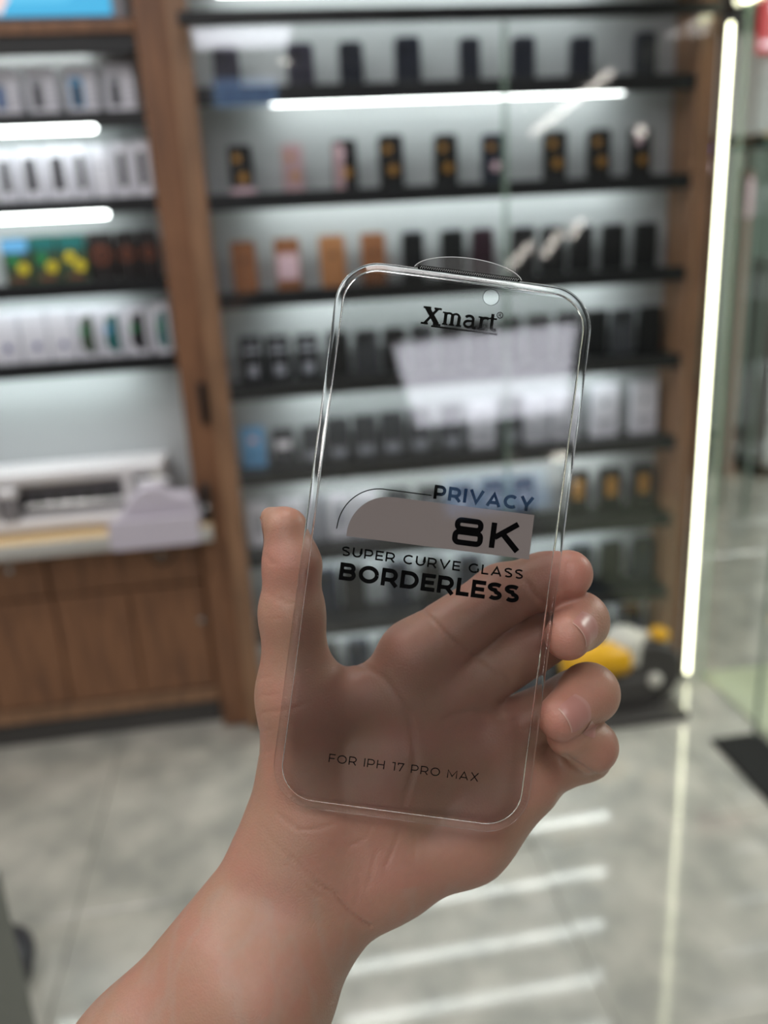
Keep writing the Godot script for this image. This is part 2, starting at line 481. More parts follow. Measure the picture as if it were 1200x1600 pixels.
func merchandise(r: int, i: int, x: float, w: float, h: float) -> void:
	var at := Vector3(x * 1.0115, SHELF_Y[r] + 0.0201, -2.648)
	var where := place_word(r, i)
	var d := 0.026
	var z := d / 2
	var t: Node3D
	if r == 0:
		var m := "sleeve_plum" if i < 2 else "sleeve_navy"
		t = thing("phone_case", "%s phone case, %s" % ["plum-grey" if i < 2 else "dark navy", where], "phone case", at, "phone cases on the top shelf")
		part("shell", slab(w, h, d, 0.013), m, t)
		var cm := part("camera_plate", slab(w * 0.56, h * 0.26, 0.003, 0.008, 0.001), m, t, Vector3(-w * 0.12, h * 0.66, z + 0.0015))
		part("lens_ring", extrude(circle(w * 0.1, 16), 0, 0.002), "dark_plastic", cm, Vector3(-w * 0.12, h * 0.17, 0.0015))
		part("lens_ring", extrude(circle(w * 0.1, 16), 0, 0.002), "dark_plastic", cm, Vector3(w * 0.12, h * 0.1, 0.0015))
	elif r == 1:
		var body: String = ["case_black", "case_pink", "case_black", "case_black", "case_black", "case_navy", "case_black", "case_black", "case_black"][i]
		var word: String = {"case_black": "black", "case_pink": "pale pink", "case_navy": "navy"}[body]
		t = thing("phone_case", "%s phone case with gold flower emblems, %s" % [word, where], "phone case", at, "flower phone cases on the second shelf")
		part("shell", slab(w, h, d, 0.011), body, t)
		flower(t, Vector3(-w * 0.14, h * 0.74, z), w * 0.2, "print_gold" if i != 2 and i != 8 else "print_pink")
		flower(t, Vector3(w * 0.06, h * 0.36, z), w * 0.25, "print_gold" if i != 5 else "print_pink")
		if i == 0:
			part("base_card", slab(w * 1.05, h * 0.17, 0.004, 0.002, 0.001), "print_pink", t, Vector3(0, 0, z + 0.003))
		if i == 2:
			part("side_print", slab(w * 0.42, h * 0.9, 0.002, 0.006, 0.0005), "case_pink", t, Vector3(-w * 0.26, h * 0.04, z + 0.0002))
	elif r == 2:
		if i < 4:
			t = thing("phone_case", "%sbrown wood phone case%s, %s" % ["light " if i == 2 else "", " with a pale pink card" if i == 1 else "", where], "phone case", at, "wooden phone cases on the third shelf")
			part("shell", slab(w, h, d, 0.009), "kraft_light" if i == 2 else "kraft_wood", t)
			flower(t, Vector3(0, h * 0.62, z), w * 0.13, "print_dark")
			if i == 1:
				part("card", slab(w * 0.86, h * 0.5, 0.002, 0.003, 0.0005), "print_pink", t, Vector3(0, h * 0.2, z + 0.001))
		else:
			t = thing("phone_case", "%s phone case, %s" % ["dark plum" if i == 6 else "black", where], "phone case", at, "black phone cases on the third shelf")
			part("shell", slab(w, h, d, 0.007), "case_plum" if i == 6 else "case_black", t)
			part("hang_tab", slab(w * 0.3, h * 0.06, 0.004, 0.003, 0.0005), "print_grey", t, Vector3(0, h * 0.99, 0))
	elif r == 3:
		if i < 3:
			t = thing("phone_case", "black phone case printed with pale lettering, %s" % where, "phone case", at, "lettered phone cases on the fourth shelf")
			part("shell", slab(w, h, d, 0.010), "case_black", t)
			for k in 3:
				part("print_line", slab(w * [0.6, 0.72, 0.42][k], h * [0.05, 0.09, 0.26][k], 0.0012, 0.002, 0.0004), "print_grey", t, Vector3(w * 0.03, h * [0.82, 0.62, 0.12][k], z + 0.0006))
		else:
			var grey := i == 13 or (i > 2 and i < 8 and i % 2 == 0)
			t = thing("phone_case", "%s phone case, %s" % ["charcoal grey" if grey else "black", where], "phone case", at, "black phone cases on the fourth shelf")
			part("shell", slab(w, h, d, 0.007), "case_grey" if grey else "case_black", t)
			part("camera_plate", slab(w * 0.5, h * 0.2, 0.003, 0.006, 0.001), "case_black", t, Vector3(-w * 0.12, h * 0.74, z + 0.0015))
	elif r == 4:
		if i == 0:
			t = thing("product_box", "light blue carton with faint pink picture, %s" % where, "box", at)
			part("carton", slab(w, h, d, 0.002), "box_blue", t)
			part("picture", slab(w * 0.5, h * 0.4, 0.0012, 0.008, 0.0004), "print_sky", t, Vector3(0, h * 0.15, z + 0.0006))
			part("picture", slab(w * 0.3, h * 0.14, 0.0012, 0.004, 0.0004), "print_pink", t, Vector3(0, h * 0.62, z + 0.0006))
		elif i in [8, 10, 11, 12, 13]:
			t = thing("product_box", "white carton with small grey print, %s" % where, "box", at, "white cartons on the fifth shelf")
			part("carton", slab(w, h, d, 0.002), "box_white", t)
			part("logo", extrude(circle(w * 0.12, 16), 0, 0.001), "print_grey", t, Vector3(0, h * 0.66, z))
			part("print_line", slab(w * 0.66, h * 0.05, 0.001, 0.001, 0.0003), "print_grey", t, Vector3(0, h * 0.28, z + 0.0005))
			part("print_line", slab(w * 0.5, h * 0.03, 0.001, 0.001, 0.0003), "print_grey", t, Vector3(0, h * 0.2, z + 0.0005))
		else:
			t = thing("phone_case", "grey phone case%s, %s" % [" with a white card" if i == 1 else "", where], "phone case", at, "grey phone cases on the fifth shelf")
			part("shell", slab(w, h, d, 0.008), "case_grey", t)
			part("card", slab(w * 0.7, h * 0.22, 0.0012, 0.004, 0.0004), "print_white" if i == 1 else "print_grey", t, Vector3(0, h * (0.45 if i == 1 else 0.08), z + 0.0006))
	elif r == 5:
		if i < 5:
			t = thing("product_box", "%s carton, %s" % ["white" if i != 2 else "pale grey", where], "box", at, "pale cartons on the sixth shelf")
			part("carton", slab(w, h, d, 0.003), "box_white" if i != 2 else "print_grey", t)
			part("picture", slab(w * 0.4, h * 0.5, 0.0012, 0.006, 0.0004), "print_grey", t, Vector3(0, h * 0.28, z + 0.0006))
		elif i < 10:
			t = thing("phone_case", "grey phone case, %s" % where, "phone case", at, "grey phone cases on the sixth shelf")
			part("shell", slab(w, h, d, 0.008), "case_grey", t)
			part("card", slab(w * 0.6, h * 0.3, 0.0012, 0.004, 0.0004), "print_grey", t, Vector3(0, h * 0.4, z + 0.0006))
		else:
			t = thing("phone_case", "black phone case with a gold label, %s" % where, "phone case", at, "gold-labelled cases on the sixth shelf")
			part("shell", slab(w, h, d, 0.008), "case_black", t)
			part("gold_label", slab(w * 0.5, h * 0.42, 0.0015, 0.006, 0.0005), "print_gold", t, Vector3(0, h * 0.36, z + 0.0007))
			flower(t, Vector3(0, h * 0.57, z + 0.001), w * 0.14, "print_copper")
	else:
		t = thing("phone_case", "dark navy phone case, %s" % where, "phone case", at, "navy phone cases on the %s shelf" % ROW[r])
		part("shell", slab(w, h, d, 0.009), "case_navy" if i % 2 else "case_black", t)
		part("camera_plate", slab(w * 0.5, h * 0.22, 0.003, 0.006, 0.001), "case_black", t, Vector3(-w * 0.12, h * 0.7, z + 0.0015))

# ---------------------------------------------------------------- left unit
const LEFT_Y := [1.962, 1.738, 1.514, 1.287]
const LEFT_STOCK := [
	[[-0.720, 0.083, 0.121], [-0.628, 0.083, 0.122], [-0.529, 0.083, 0.123], [-0.423, 0.089, 0.124], [-0.320, 0.086, 0.125]],
	[[-0.665, 0.058, 0.139], [-0.596, 0.069, 0.142], [-0.522, 0.073, 0.144], [-0.458, 0.051, 0.145], [-0.401, 0.056, 0.144], [-0.343, 0.053, 0.150], [-0.287, 0.053, 0.152]],
	[[-0.677, 0.077, 0.132], [-0.597, 0.078, 0.134], [-0.517, 0.079, 0.134], [-0.436, 0.076, 0.135], [-0.364, 0.062, 0.134], [-0.301, 0.059, 0.134]],
	[[-0.749, 0.083, 0.150], [-0.665, 0.08, 0.151], [-0.588, 0.072, 0.151], [-0.515, 0.068, 0.150], [-0.442, 0.071, 0.149], [-0.366, 0.073, 0.150], [-0.293, 0.057, 0.151]],
]

func build_left_unit() -> void:
	var u := thing("display_cabinet", "oak-sided wall cabinet with four black shelves of packaged accessories", "cabinet", Vector3(-0.7, 0.9, -2.68))
	var o := u.position
	part("side_panel", box(0.086, 2.70, 0.19, 0.003), "oak_veneer", u, Vector3(-0.2085, 1.36, -2.68) - o)
	part("back_panel", box(0.95, 1.86, 0.02, 0.0), "back_board", u, Vector3(-0.73, 1.72, -2.748) - o)
	part("header", box(0.95, 0.03, 0.16, 0.002), "oak_veneer", u, Vector3(-0.73, 2.165, -2.665) - o)
	part("black_rail", box(0.95, 0.048, 0.02, 0.002), "shelf_black", u, Vector3(-0.73, 2.1255, -2.61) - o)
	part("handle", box(0.022, 0.125, 0.024, 0.005), "shelf_black", u, Vector3(-0.188, 1.14, -2.576) - o)
	for i in 4:
		var y: float = LEFT_Y[i]
		var s := part("shelf", box(0.945, 0.014, 0.13, 0.001), "shelf_black", u, Vector3(-0.727, y - 0.007, -2.685) - o)
		part("lip", box(0.947, 0.043, 0.012, 0.002), "shelf_black", s, Vector3(0, -0.0125, 0.061))
		var tube_z := -2.612 if i < 2 else -2.64
		var tube_y: float = y - (0.043 if i < 2 else 0.022)
		part("led_tube", rod(0.64, 0.008 if i < 2 else 0.005), "led_cool", u, Vector3(-0.712, tube_y, tube_z) - o)
		area_light("shelf_light", Vector3(-0.712, tube_y - 0.013, tube_z - 0.006), Vector3(0, -0.25, -1.0) if i < 2 else Vector3(0, -1.0, -0.3), Vector2(0.64, 0.018), [0.018, 0.018, 0.03, 0.045][i], Color(0.95, 1.0, 0.99), Vector3(0, 0, 1))
		for k in LEFT_STOCK[i].size():
			var b: Array = LEFT_STOCK[i][k]
			left_box(i, k, b[0], b[1] - 0.003, b[2])
	part("led_tube", rod(0.64, 0.004), "led_cool", u, Vector3(-0.712, 2.135, -2.715) - o)
	# backlit picture above
	var s2 := thing("backlit_screen", "bright blue backlit advertising screen with peach flowers above the cabinet", "screen", Vector3(-0.73, 2.185, -2.60))
	part("screen_frame", box(0.92, 0.40, 0.02, 0.002), "grey_plastic", s2, Vector3(0, 0.2, -0.012))
	part("screen_picture", box(0.85, 0.385, 0.004, 0.0), "screen_blue", s2, Vector3(0, 0.2, 0.001))
	for q in [[0.06, 0.012, 0.05, "screen_peach"], [0.11, -0.012, 0.030, "screen_cream"], [0.0, 0.02, 0.055, "screen_cream"], [0.17, 0.04, 0.02, "screen_peach"], [-0.12, 0.03, 0.06, "screen_peach"]]:
		var p := PackedVector2Array()
		for k in 25:
			var a := TAU * k / 25.0
			p.append(Vector2(cos(a), sin(a)) * q[2] * (1.0 + 0.14 * cos(5.0 * a)) * Vector2(1.0, 0.5).length())
		part("screen_petal", extrude(p, 0, 0.001), q[3], s2, Vector3(q[0] + 0.02, q[1] + 0.06, 0.0032 + absf(q[0]) * 0.005))
	part("screen_patch", extrude(rrect(0.2, 0.1, 0.04), 0, 0.001), "screen_pale_blue", s2, Vector3(0.24, 0.09, 0.003))
	# base cabinet
	var c := thing("base_cabinet", "brown oak base cabinet with drawers and doors below the cutting machine", "cabinet", Vector3(-0.72, 0, -2.72))
	o = c.position
	var zf := -2.62
	part("carcass", box(0.97, 0.60, 0.115, 0.002), "oak_veneer", c, Vector3(-0.742, 0.40, zf - 0.0745) - o)
	part("plinth", box(0.97, 0.055, 0.13, 0.004), "oak_trim", c, Vector3(-0.742, 0.118, zf - 0.07) - o)
	part("kick_board", box(0.96, 0.09, 0.1, 0.002), "charcoal_plastic", c, Vector3(-0.742, 0.046, zf - 0.075) - o)
	for k in 2:
		var dx: float = [-0.985, -0.502][k]
		var dw: float = [0.47, 0.478][k]
		var dr := part("drawer", box(dw, 0.17, 0.018, 0.003), "oak_veneer", c, Vector3(dx, 0.632, zf - 0.006) - o)
		part("lock", extrude(circle(0.011, 16), 0, 0.008), "steel", dr, Vector3([0.13, 0.118][k], 0.02, 0.009))
	for k in 4:
		var bw: float = 0.236
		var bx: float = [-1.104, -0.864, -0.624, -0.384][k]
		var pl := part("door", box(bw, 0.385, 0.018, 0.003), "oak_veneer", c, Vector3(bx, 0.348, zf - 0.006) - o)
		if k == 3:
			part("lock", extrude(circle(0.010, 16), 0, 0.008), "steel", pl, Vector3(0.10, 0.06, 0.009))
	# counter top
	var t := thing("countertop", "pale wood countertop with grey edge under the white cutting machine", "countertop", Vector3(-0.72, 0.722, -2.64))
	part("board", box(0.97, 0.03, 0.155, 0.001), "bare_pine", t, Vector3(-0.022, 0.03, -0.025))
	part("front_board", box(1.022, 0.03, 0.07, 0.003), "bare_pine", t, Vector3(0.004, 0.03, 0.092))
	part("edge_strip", box(1.022, 0.046, 0.012, 0.004), "counter_edge", t, Vector3(0.004, 0.021, 0.133))
	cutting_machine()

func left_box(i: int, k: int, x: float, w: float, h: float) -> void:
	var at := Vector3(x, LEFT_Y[i] + 0.0002, -2.675)
	var n: int = LEFT_STOCK[i].size()
	var where := "%s from oak side, %s cabinet shelf" % [ORDINAL[n - 1 - k], ["top", "second", "third", "lowest"][i]]
	var d := 0.03
	var z := d / 2
	var t: Node3D
	if i == 0:
		t = thing("product_box", "white carton with a blue phone picture, %s" % where, "box", at, "phone cartons on the cabinet's top shelf")
		part("carton", slab(w, h, d, 0.002), "box_white", t)
		part("picture", slab(w * 0.42, h * 0.62, 0.0012, 0.006, 0.0004), "print_sky" if k == 3 else "print_grey", t, Vector3(-w * 0.16, h * 0.14, z + 0.0006))
		part("phone_picture", slab(w * 0.24, h * 0.46, 0.0012, 0.005, 0.0004), "print_blue" if k < 2 else "print_dark", t, Vector3(-w * 0.16, h * 0.16, z + 0.0014))
		for q in 5:
			part("print_line", slab(w * 0.2, h * 0.05, 0.001, 0.001, 0.0003), "print_grey", t, Vector3(w * 0.3, h * (0.18 + 0.1 * q), z + 0.0005))
	elif i == 1:
		t = thing("product_box", "white carton with a dark phone picture, %s" % where, "box", at, "white cartons on the cabinet's second shelf")
		part("carton", slab(w, h, d, 0.002), "box_white", t)
		if k != 4:
			part("phone_picture", slab(w * 0.42, h * 0.62, 0.0012, 0.006, 0.0004), "print_dark", t, Vector3(0, h * 0.2, z + 0.0006))
		else:
			part("print_line", slab(w * 0.5, h * 0.04, 0.001, 0.001, 0.0003), "print_grey", t, Vector3(0, h * 0.6, z + 0.0005))
	elif i == 2:
		if k < 3:
			t = thing("product_box", "green, teal and yellow printed carton, %s" % where, "box", at, "green cartons on the cabinet's third shelf")
			part("carton", slab(w, h, d, 0.002), "print_moss", t)
			part("top_band", slab(w * 0.96, h * 0.28, 0.001, 0.001, 0.0003), "print_teal" if k else "print_sky", t, Vector3(0, h * 0.68, z + 0.0005))
			part("emblem", extrude(circle(w * 0.2, 18), 0, 0.0012), "print_green" if k < 2 else "print_yellow", t, Vector3(-w * 0.12, h * 0.52, z))
			part("emblem", extrude(circle(w * 0.22, 18), 0, 0.0014), "print_yellow", t, Vector3(w * 0.22, h * 0.34, z))
			part("print_line", slab(w * 0.66, h * 0.08, 0.001, 0.001, 0.0003), "print_copper", t, Vector3(0, h * 0.08, z + 0.0005))
		else:
			t = thing("product_box", "dark brown carton with a copper ring, %s" % where, "box", at, "brown cartons on the cabinet's third shelf")
			part("carton", slab(w, h, d, 0.002), "box_brown", t)
			part("emblem", extrude(circle(w * 0.36, 20), 0, 0.0012), "print_copper", t, Vector3(0, h * 0.52, z))
			part("emblem_centre", extrude(circle(w * 0.22, 20), 0, 0.0016), "box_brown", t, Vector3(0, h * 0.52, z + 0.0004))
	else:
		if k < 3:
			t = thing("product_box", "white carton with a small blue logo, %s" % where, "box", at, "white cartons on the cabinet's lowest shelf")
			part("carton", slab(w, h, d, 0.002), "box_white", t)
			flower(t, Vector3(w * 0.05, h * 0.32, z), w * 0.17, "logo_blue")
		else:
			t = thing("product_box", "white carton with a shimmering green panel, %s" % where, "box", at, "green-panelled cartons on the cabinet's lowest shelf")
			part("carton", slab(w, h, d, 0.002), "box_white", t)
			var q := PackedVector2Array([Vector2(-w * 0.30, h * 0.26), Vector2(w * 0.02, h * 0.10), Vector2(w * 0.34, h * 0.12), Vector2(w * 0.32, h * 0.86), Vector2(-w * 0.14, h * 0.82)])
			part("shimmer_panel", extrude(q, 0, 0.0012), ["print_moss", "print_teal", "print_dark", "print_teal"][k - 3], t, Vector3(0, 0, z))
			part("shimmer_spot", extrude(circle(w * 0.17, 16), 0, 0.0014), ["print_green", "print_sky", "print_green", "print_green"][k - 3], t, Vector3(-w * 0.12, h * 0.55, z + 0.0003))

func cutting_machine() -> void:
	var y0 := 0.7672
	var t := thing("cutting_machine", "white desktop cutting machine with an open front slot on the counter", "cutting machine", Vector3(-0.68, y0, -2.66))
	var o := t.position
	# bodies along x, cross-sections in the z-y plane
	part("base", box(0.60, 0.045, 0.12, 0.012), "white_plastic", t, Vector3(-0.65, y0 + 0.026, -2.655) - o)
	part("lid", box(0.62, 0.05, 0.13, 0.016), "white_plastic", t, Vector3(-0.645, y0 + 0.176, -2.67) - o)
	part("rear_wall", box(0.58, 0.12, 0.02, 0.004), "grey_plastic", t, Vector3(-0.65, y0 + 0.10, -2.70) - o)
	part("end_cover", box(0.10, 0.20, 0.14, 0.02), "white_plastic", t, Vector3(-0.905, y0 + 0.1, -2.66) - o)
	part("end_cover", box(0.035, 0.13, 0.11, 0.008), "white_plastic", t, Vector3(-0.452, y0 + 0.10, -2.66) - o)
	part("end_cover", box(0.05, 0.16, 0.10, 0.012), "dark_plastic", t, Vector3(-0.40, y0 + 0.08, -2.67) - o)
	part("roller", rod(0.40, 0.014), "steel", t, Vector3(-0.66, y0 + 0.075, -2.645) - o)
	part("guide_rail", box(0.42, 0.018, 0.02, 0.003), "grey_plastic", t, Vector3(-0.66, y0 + 0.125, -2.66) - o)
	for k in 6:
		part("pinch_wheel", extrude(circle(0.011, 14), -0.008, 0.008, 0.001), "dark_plastic", t, Vector3(-0.78 + 0.05 * k, y0 + 0.095, -2.637) - o, Vector3(0, 90, 0))
	var carriage := part("knife_carriage", box(0.05, 0.085, 0.05, 0.008), "grey_plastic", t, Vector3(-0.815, y0 + 0.085, -2.62) - o)
	part("carriage_cap", box(0.056, 0.03, 0.056, 0.01), "white_plastic", carriage, Vector3(0, 0.05, 0))
	part("latch", box(0.022, 0.025, 0.02, 0.004), "warm_white_plastic", t, Vector3(-0.36, y0 + 0.15, -2.60) - o)
	# white slanted tray standing in front of its right end
	var w := thing("white_tray", "pale lavender-white slanted plastic tray at the right end of the counter", "tray", Vector3(-0.37, y0 + 0.0002, -2.553))
	var p := PackedVector2Array([Vector2(-0.155, 0.0), Vector2(0.12, 0.0), Vector2(0.135, 0.008), Vector2(0.138, 0.02), Vector2(0.125, 0.09), Vector2(0.115, 0.108), Vector2(0.075, 0.108), Vector2(0.05, 0.118), Vector2(0.03, 0.138), Vector2(0.0, 0.146), Vector2(-0.04, 0.135), Vector2(-0.075, 0.1), Vector2(-0.11, 0.05)])
	part("tray_body", extrude(p, -0.03, 0.03, 0.01), "lavender_plastic", w)
	part("tray_skirt", slab(0.268, 0.095, 0.012, 0.012), "lavender_plastic", w, Vector3(-0.006, -0.046, 0.060))
	part("tray_lip", box(0.10, 0.012, 0.03, 0.004), "white_plastic", w, Vector3(0.0, 0.146, -0.01))
	var g := thing("power_adapter", "dark power adapter and cable between cutting machine and oak post", "adapter", Vector3(-0.216, y0 + 0.0002, -2.56))
	part("block", box(0.026, 0.12, 0.03, 0.005), "dark_plastic", g, Vector3(0.0, 0.06, 0))
	part("knob", lathe([Vector2(0.0, 0.0), Vector2(0.010, 0.002), Vector2(0.011, 0.01), Vector2(0.0, 0.014)], 16), "steel", g, Vector3(0.0, 0.05, 0.012), Vector3(90, 0, 0))
	var cable := thing("dark_v_strand", "thin dark strand drooping in a V over the drawer front", "cable", Vector3(-0.4, 0.65, -2.61))  # thin dark V across the drawer front
	var path := []
	for k in 13:
		var q := k / 12.0
		var yy := -0.02 - 0.105 * (1.0 - absf(q * 2.0 - 1.0) ** 1.6)
		path.append(Vector3(lerpf(-0.055, 0.10, q), yy + 0.085, 0.0))
	part("strand", tube(path, 0.0035), "dark_plastic", cable, Vector3(0, 0.015, 0.018))

# ---------------------------------------------------------------- shopfront on the right
func build_storefront() -> void:
	var t := thing("led_strip", "tall glowing warm-white strip light at the corner of the glass shopfront", "strip light", Vector3(1.424, 0, -2.53))
	part("led_tube", rod(2.10, 0.006), "led_warm", t, Vector3(0, 1.075, 0.008), Vector3(0, 0, 90))
	part("channel", box(0.024, 2.12, 0.008, 0.002), "steel", t, Vector3(0.0, 1.06, -0.02))
	part("added_light_shield", box(0.003, 2.12, 0.03, 0.0005), "steel", t, Vector3(-0.0115, 1.06, -0.001))  # side wall added to keep the strip light off the post
	part("bracket", box(0.05, 0.05, 0.06, 0.008), "dark_plastic", t, Vector3(0.02, 2.165, 0.0))
	part("bracket_screw", extrude(circle(0.012, 16), 0, 0.012, 0.002), "steel", t, Vector3(-0.002, 2.17, 0.03))
	area_light("strip_light", Vector3(1.426, 1.07, -2.512), Vector3(0.35, 0, 1.0), Vector2(0.010, 2.06), 0.02, Color(1, 1, 0.88))
	var h := thing("led_strip", "glowing strip light running along the top of the glass shopfront", "strip light", Vector3(1.435, 2.172, -2.36))
	part("led_tube", rod(0.24, 0.010), "led_warm", h, Vector3(0, 0, 0), Vector3(0, 90, 0))
	part("channel", box(0.02, 0.008, 0.25, 0.002), "steel", h, Vector3(0, 0.015, 0))
	var g := Node3D.new()
	g.name = "window_1"
	add_child(g)
	tag(g, "frameless glass shopfront panes beside the tall strip light", "window", "", "structure")
	for k in 3:
		var z0: float = [-2.462, -2.115, -1.16][k]
		var z1: float = [-2.135, -1.18, 5.28][k]
		part("pane", box(0.010, 2.19, z1 - z0, 0.001), "door_glass", g, Vector3(1.447, 1.095, (z0 + z1) / 2))
	part("pane_joint", box(0.012, 2.19, 0.005, 0.001), "front_green", g, Vector3(1.447, 1.095, -2.125))
	part("pane_edge", box(0.012, 2.15, 0.012, 0.001), "polished_glass_edge", g, Vector3(1.447, 1.10, -2.470))

func build_corridor() -> void:
	structure("trim_2", box(0.9, 0.012, 2.2, 0.002), "painted_floor_glow", Vector3(1.94, 0.007, -1.43), Vector3.ZERO, "painted pale green strip-light glow on the threshold outside the glass shopfront", "threshold")  # slab whose pale colour paints the strip light falling on the floor
	var f := thing("shopfront", "grey-green glazed shopfront across the corridor seen through the glass", "shopfront", Vector3(3.6, 0, -5.9))
	var o := f.position
	for k in 9:
		var x := 2.55 + 0.28 * k
		part("panel", box(0.262, 2.05, 0.05, 0.006), ["front_grey", "front_green", "front_pale"][k % 3], f, Vector3(x, 1.08, -5.9) - o)
	part("sill", box(2.7, 0.06, 0.12, 0.006), "front_dark", f, Vector3(3.6, 0.03, -5.88) - o)
	part("fascia", box(2.7, 0.62, 0.10, 0.006), "front_pale", f, Vector3(3.6, 2.46, -5.9) - o)
	var p := thing("round_pillar", "pinkish brown pillar standing in the corridor", "pillar", Vector3(2.93, 0, -4.9))
	part("shaft", lathe([Vector2(0.05, 0.0), Vector2(0.055, 0.08), Vector2(0.04, 0.1), Vector2(0.04, 1.86), Vector2(0.0, 1.86)]), "front_pink", p)
	part("collar", lathe([Vector2(0.041, 1.6), Vector2(0.048, 1.62), Vector2(0.048, 1.8), Vector2(0.041, 1.82)]), "print_pink", p)
	var s := thing("red_sign", "red shop sign with white lettering across the corridor", "sign", Vector3(3.18, 2.56, -4.95))
	part("sign_board", box(0.46, 0.42, 0.05, 0.008), "sign_red", s, Vector3(0.02, 0.14, 0))
	part("sign_stripe", box(0.46, 0.03, 0.004, 0.001), "sign_white", s, Vector3(0.02, -0.03, 0.027))
	var tm := TextMesh.new()
	tm.text = "03"
	var sf := SystemFont.new()
	sf.font_names = PackedStringArray(["Droid Sans"])
	sf.font_weight = 700
	tm.font = sf
	tm.font_size = 32
	tm.pixel_size = 0.0042
	tm.depth = 0.004
	part("sign_lettering", tm, "sign_white", s, Vector3(-0.09, 0.16, 0.028))
	var w := thing("poster_board", "light grey blank board under the red sign", "board", Vector3(3.16, 1.98, -5.0))
	part("board", box(0.34, 0.48, 0.02, 0.004), "front_pale", w, Vector3(0.02, 0.24, 0))
	part("board_frame", box(0.36, 0.016, 0.03, 0.003), "front_grey", w, Vector3(0.02, 0.486, 0.0))
	var d := thing("display_table", "small table with green edge and wooden top in the corridor", "table", Vector3(2.75, 0, -4.2))
	part("table_top", box(0.5, 0.02, 0.3, 0.003), "bare_pine", d, Vector3(0, 1.975, 0))
	part("green_edge", box(0.5, 0.03, 0.302, 0.003), "front_deep_green", d, Vector3(0, 1.945, 0))
	for q in [[-0.17, 0.12], [0.2, 0.12], [-0.17, -0.12], [0.2, -0.12]]:
		part("leg", box(0.02, 1.93, 0.02, 0.002), "front_green", d, Vector3(q[0], 0.965, q[1]))
	var c := thing("glass_showcase", "pale lit showcase with a dark base at the right edge", "showcase", Vector3(3.36, 0, -4.9))
	part("case", box(0.5, 1.28, 0.3, 0.01), "front_pale", c, Vector3(0.0, 0.72, 0))
	part("dark_base", box(0.52, 0.08, 0.32, 0.006), "front_dark", c, Vector3(0.0, 0.04, 0))
	for q in 3:
		part("shelf", box(0.5, 0.02, 0.02, 0.003), "front_grey", c, Vector3(0, 0.4 + 0.3 * q, 0.16))
	var b := thing("blue_lantern", "small violet-blue glowing lantern hanging beside the strip light", "lantern", Vector3(2.18, 1.86, -3.9))
	part("lantern_shade", lathe([Vector2(0.0, 0.12), Vector2(0.012, 0.11), Vector2(0.022, 0.05), Vector2(0.018, 0.0), Vector2(0.0, 0.0)], 16), "lantern_blue", b, Vector3(0, 0, 0))
	part("lantern_foot", lathe([Vector2(0.0, -0.07), Vector2(0.02, -0.06), Vector2(0.024, -0.02), Vector2(0.0, 0.0)], 16), "sign_white", b)
	part("cord", tube([Vector3(0, 0.12, 0), Vector3(0, 0.6, 0), Vector3(0, 1.14, 0)], 0.003, 6), "front_dark", b)
	var r := thing("slim_stand", "slim dark green stand in the corridor beside the pillar", "stand", Vector3(2.76, 0, -5.0))
	part("upright", slab(0.06, 0.56, 0.04, 0.02), "front_deep_green", r, Vector3(0, 0.62, 0))
	part("stem", box(0.02, 0.62, 0.02, 0.003), "front_dark", r, Vector3(0, 0.315, 0))
	part("foot", slab(0.12, 0.02, 0.12, 0.008), "front_dark", r, Vector3(0, 0.001, 0))

